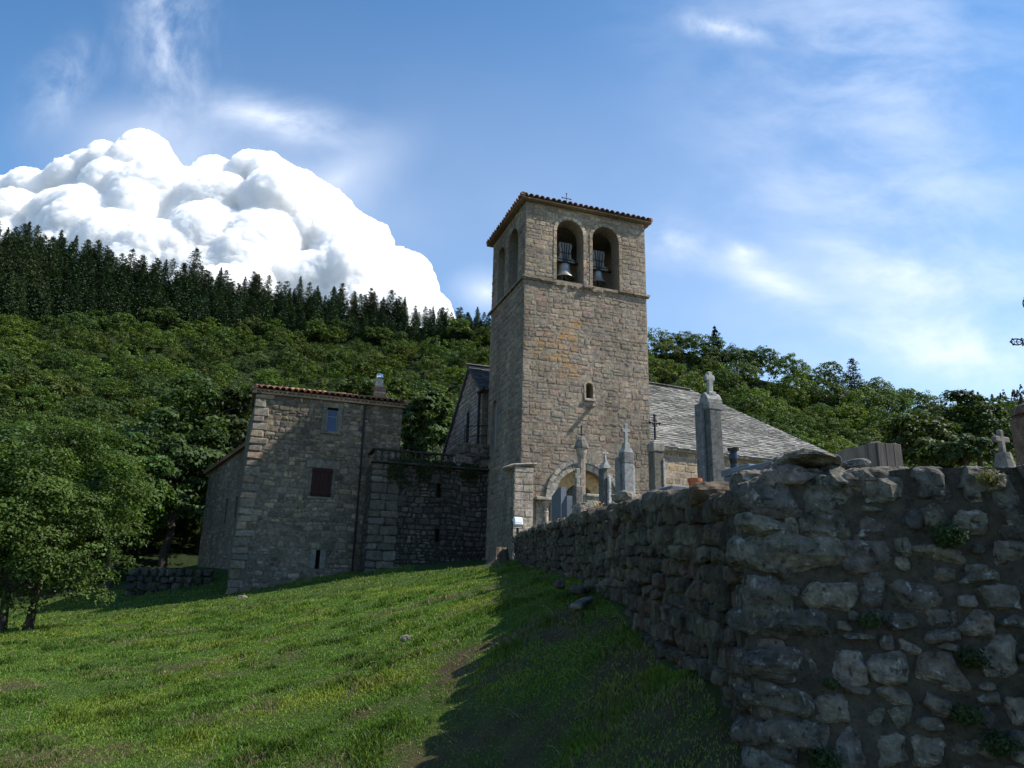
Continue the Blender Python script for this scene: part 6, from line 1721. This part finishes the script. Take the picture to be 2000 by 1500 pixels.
    kx = (thick > -.25 + .2 * dp); C = P + np.outer(u, U3) + np.outer(z, Z3) - np.outer(.06 + np.abs(r.normal(0, .09, n)), N3); Nn = -np.tile(N3, (n, 1)) + r.normal(size=(n, 3)) * .5 + Z3 * .3; Nn /= np.linalg.norm(Nn, axis=1, keepdims=True)
    v, f, cl = leaf_quads(C[kx], Nn[kx], r.uniform(.09, .17, kx.sum()), r, leafcols(int(kx.sum()), (.022, .036, .012), r)); a.add(v, f, cl); ob = P + U3 * (u0 + 2) + Z3 * zt; solo(a, 'ivy', M['leaf'], ob, 'dark ivy hanging over the edge of the terrace wall', 'ivy')
    # tufts rooted in the mortared wall
    for (px, py, w, lab, k) in ((1846, 1040, .24, 'largest green fern tuft growing from the upper part of the mortared wall', 0), (1694, 1205, .14, 'small dark tuft low in the middle of the mortared wall', 1), (1890, 1275, .2, 'dark tuft right of the middle of the mortared wall', 2), (1880, 1385, .2, 'drooping tuft near the lower right of the mortared wall', 3), (1940, 1440, .22, 'tuft at the bottom right of the mortared wall', 4), (1605, 1470, .22, 'tuft at the bottom left of the mortared wall', 5), (1618, 1325, .1, 'tiny tuft beside a square stone in the mortared wall', 6), (1925, 930, .16, 'pale dry tuft growing in the gap on top of the mortared wall', 7)):
        u, z = PX2F(px, py); c = WA3 + FD * u + Z3 * z + FN * .03; r = np.random.default_rng(700 + k); n = int(520 * w / .2); q = r.normal(size=(n, 3)); q /= np.linalg.norm(q, axis=1, keepdims=True); q = q * np.array([1, 1, .7])
        C = c + q * w * .45 * r.uniform(.2, 1, (n, 1)) + FN * .04 - Z3 * .02; Nn = q + FN * .5 + r.normal(size=(n, 3)) * .4; Nn /= np.linalg.norm(Nn, axis=1, keepdims=True); a = Acc()
        v, f, cl = leaf_quads(C, Nn, r.uniform(.012, .03, n), r, leafcols(n, (.022, .040, .011) if k != 7 else (.10, .095, .045), r)); a.add(v, f, cl); solo(a, 'wall_fern', M['leaf'], c, lab, 'fern', 'plants rooted in the mortared wall')
    return nB, nC


print('trees', build_forest())


def build_grass():
    r = np.random.default_rng(5)
    a = Acc()
    # near fields denser; blades grow longer in clumps
    bands = [(3.8, 7, 116000), (7, 11, 150000), (11, 17, 138000), (17, 26, 115000), (26, 40, 70000)]
    for (y0, y1, n) in bands:
        y = r.uniform(y0, y1, n); s = np.where(r.random(n) < .86, r.uniform(-.80, .36, n), r.uniform(-1.5, -.80, n)); x = s * y
        wx = wall_x(np.clip(y, 4.4, 29.6)); keep = x < np.where(y < 29.6, wx - .02, 99)
        keep &= ~((y > 30.5) & (x > -4)); x, y = x[keep], y[keep]
        d = dry_and_shade(x, y); cl = fbm(np.c_[x, y] * 2.6, 3, 61); cl2 = fbm(np.c_[x, y] * .9, 2, 71)
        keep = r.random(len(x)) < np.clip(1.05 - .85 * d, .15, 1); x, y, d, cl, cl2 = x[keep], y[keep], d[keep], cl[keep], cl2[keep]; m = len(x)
        z = gz(x, y); h = (.018 + .052 * np.clip(cl + .2, 0, 1) ** 1.5 * 1.6 * (1 - .6 * d)) * r.uniform(.6, 1.4, m) * (1 + .25 * cl2) * (1 + y / 60)
        w = (.0020 + .0007 * y) * r.uniform(.7, 1.3, m)
        an = r.uniform(0, 6.283, m); lean = r.uniform(.1, .9, m) * h; la = r.uniform(0, 6.283, m)
        B = np.c_[x, y, z - .008]; W = np.c_[np.cos(an), np.sin(an), np.zeros(m)] * w[:, None]
        Ld = np.c_[np.cos(la), np.sin(la), np.zeros(m)] * lean[:, None]
        mid = B + Ld * .35 + Z3 * (h * .62)[:, None]; tip = B + Ld + Z3 * h[:, None]
        v = np.stack([B - W, B + W, mid + W * .7, tip, mid - W * .7], 1).reshape(-1, 3)
        f = np.arange(m * 5).reshape(m, 5)
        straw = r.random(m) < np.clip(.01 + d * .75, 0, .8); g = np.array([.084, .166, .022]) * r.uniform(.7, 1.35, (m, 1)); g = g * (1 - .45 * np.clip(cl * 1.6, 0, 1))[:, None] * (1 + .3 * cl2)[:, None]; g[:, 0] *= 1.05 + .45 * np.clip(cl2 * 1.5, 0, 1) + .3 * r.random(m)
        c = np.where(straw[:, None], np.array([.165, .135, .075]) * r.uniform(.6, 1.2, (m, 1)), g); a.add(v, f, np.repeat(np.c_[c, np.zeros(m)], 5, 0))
    tag(a.build('grass', M['grassblade']), 'short green and straw coloured grass of the sloping meadow', 'grass', kind='stuff')
    # long dry stalks here and there
    a = Acc(); n = 260
    for k in range(n):
        y = 4.6 + 12 * r.random() ** 1.6; x = r.uniform(-.7, .12) * y; z = gz(x, y)[0]; L = r.uniform(.12, .34); an = r.uniform(0, 6.28); e = r.uniform(.05, .5)
        p = np.array([x, y, z]); q = p + np.array([math.cos(an) * L * .5, math.sin(an) * L * .5, L * e]); t = p + np.array([math.cos(an) * L, math.sin(an) * L, L * e * 1.1]); tube(a, [p, q, t], [.0025, .002, .001], 3, (.34, .29, .17))
    tag(a.build('dry_stalks', M['grassblade']), 'scattered long dry stalks lying in the meadow grass', 'grass', kind='stuff')


build_grass()


def worley_bump(p, seed):
    """rounded bumps: 1 at the centre of each random cell, falling to its creased border"""
    i = np.floor(p).astype(np.int64); best = np.full(len(p), 9.0)
    for dx in (-1, 0, 1):
        for dy in (-1, 0, 1):
            for dz in (-1, 0, 1):
                c = i + np.array([dx, dy, dz]); v = (c[:, 0] * 374761393 + c[:, 1] * 668265263 + c[:, 2] * 1440662683 + seed * 974711) & 0xFFFFFFFF
                v = ((v ^ (v >> 13)) * 1274126177) & 0xFFFFFFFF; v = v ^ (v >> 16)
                f = np.stack([(v & 1023) / 1023., ((v >> 10) & 1023) / 1023., ((v >> 20) & 1023) / 1023.], 1)
                best = np.minimum(best, ((c + f - p) ** 2).sum(1))
    return np.sqrt(np.clip(1 - best / 1.0, 0, 1))


def build_cloud():
    """towering cumulus a few kilometres off, lit by the sun: heaped puffs fused into one billowing mass"""
    r = np.random.default_rng(3); D = 6000.0
    outline = [(-420, 400), (-260, 372), (-120, 372), (0, 345), (60, 322), (100, 330), (170, 285), (205, 268), (240, 278), (272, 252), (300, 262), (325, 305), (380, 322), (420, 300), (455, 318), (490, 290), (525, 294), (580, 325), (640, 360), (690, 398), (740, 432), (760, 470), (812, 494), (820, 535), (862, 575), (890, 605), (930, 640)]
    oa = np.array(outline, float); a = Acc()
    m_cloud = bpy.data.materials.new('cloud'); m_cloud.use_nodes = True; nt = m_cloud.node_tree; b = nt.nodes['Principled BSDF']
    nt.nodes.remove(b); vs = N_(nt, 'ShaderNodeVolumeScatter', inp={'Color': (.9995, .9997, 1.0, 1), 'Density': .035, 'Anisotropy': 0.0})
    nt.links.new(vs.outputs[0], nt.nodes['Material Output'].inputs['Volume'])

    def top(px): return np.interp(px, oa[:, 0] - np.clip(oa[:, 0] - 400, 0, 1e9) * .025, oa[:, 1] + 10)
    puffs = []
    for (px, py) in outline: puffs.append((px + r.normal(0, 3) - max(px - 400, 0) * .025, py + 44, r.uniform(24, 36), r.uniform(-.1, .1)))
    for k in range(120): px = r.uniform(-420, 875); R = r.uniform(18, 40); puffs.append((px, top(px) + R * r.uniform(1.0, 1.4), R, r.uniform(-.15, .15)))
    for k in range(150):
        px = r.uniform(-400, 840); e = r.uniform(40, 330); R = r.uniform(34, 80); puffs.append((px, min(top(px) + e + R * .4, 760), R, r.uniform(-.12, .12) - e * .0022))
    for k in range(120):
        px = r.uniform(-420, 790); R = r.uniform(60, 120); puffs.append((px, top(px) + R * 1.2 + r.uniform(0, 240), R, .2))
    for (px, py, R, dz) in puffs:
        d, f = cubesphere(5 if R < 25 else 8); c = at(px, py, D + dz * 900); rad = R * D / 1443.0
        a.add(c + d * rad, f, (1, 1, 1, 0))
    o = a.build('cloud', m_cloud)

    def remesh(vox, smooth=0):
        md = o.modifiers.new('r', 'REMESH'); md.mode = 'VOXEL'; md.voxel_size = vox
        if smooth: ms = o.modifiers.new('s', 'SMOOTH'); ms.factor = .5; ms.iterations = smooth
        me = bpy.data.meshes.new_from_object(o.evaluated_get(bpy.context.evaluated_depsgraph_get())); old = o.data; o.modifiers.clear(); o.data = me; bpy.data.meshes.remove(old); me.name = 'cloud'; return me

    def displace(me, layers, th):
        n = len(me.vertices); co = np.empty(n * 3, np.float32); me.vertices.foreach_get('co', co); co = co.reshape(-1, 3).astype(float)
        no = np.empty(n * 3, np.float32); me.vertex_normals.foreach_get('vector', no); no = no.reshape(-1, 3); d = np.zeros(n)
        wp = co + np.c_[vnoise(co / 210., 1), vnoise(co / 210., 2), vnoise(co / 210., 3)] * 55 + np.c_[vnoise(co / 70., 4), vnoise(co / 70., 5), vnoise(co / 70., 6)] * 16
        for amp, sc in layers:
            q = wp @ rotz(th).T; th += .9; d += amp * (worley_bump(q / sc, int(sc)) - .5)
        d *= .65 + .7 * (.5 + .5 * vnoise(co / 330., 9))
        co = co + no * d[:, None]; me.vertices.foreach_set('co', co.astype(np.float32).ravel()); me.update()
    me = remesh(24, 22); displace(me, ((28, 210.), (52, 105.)), .6)
    me = remesh(12, 2); displace(me, ((50, 58.), (36, 32.)), 1.7)
    me = remesh(7.5); displace(me, ((22, 18.),), .4); n = len(me.vertices)
    me.polygons.foreach_set('use_smooth', np.ones(len(me.polygons), bool)); me.update()
    if not me.materials: me.materials.append(m_cloud)
    print('cloud verts', n); tag(o, kind='structure')


build_cloud()
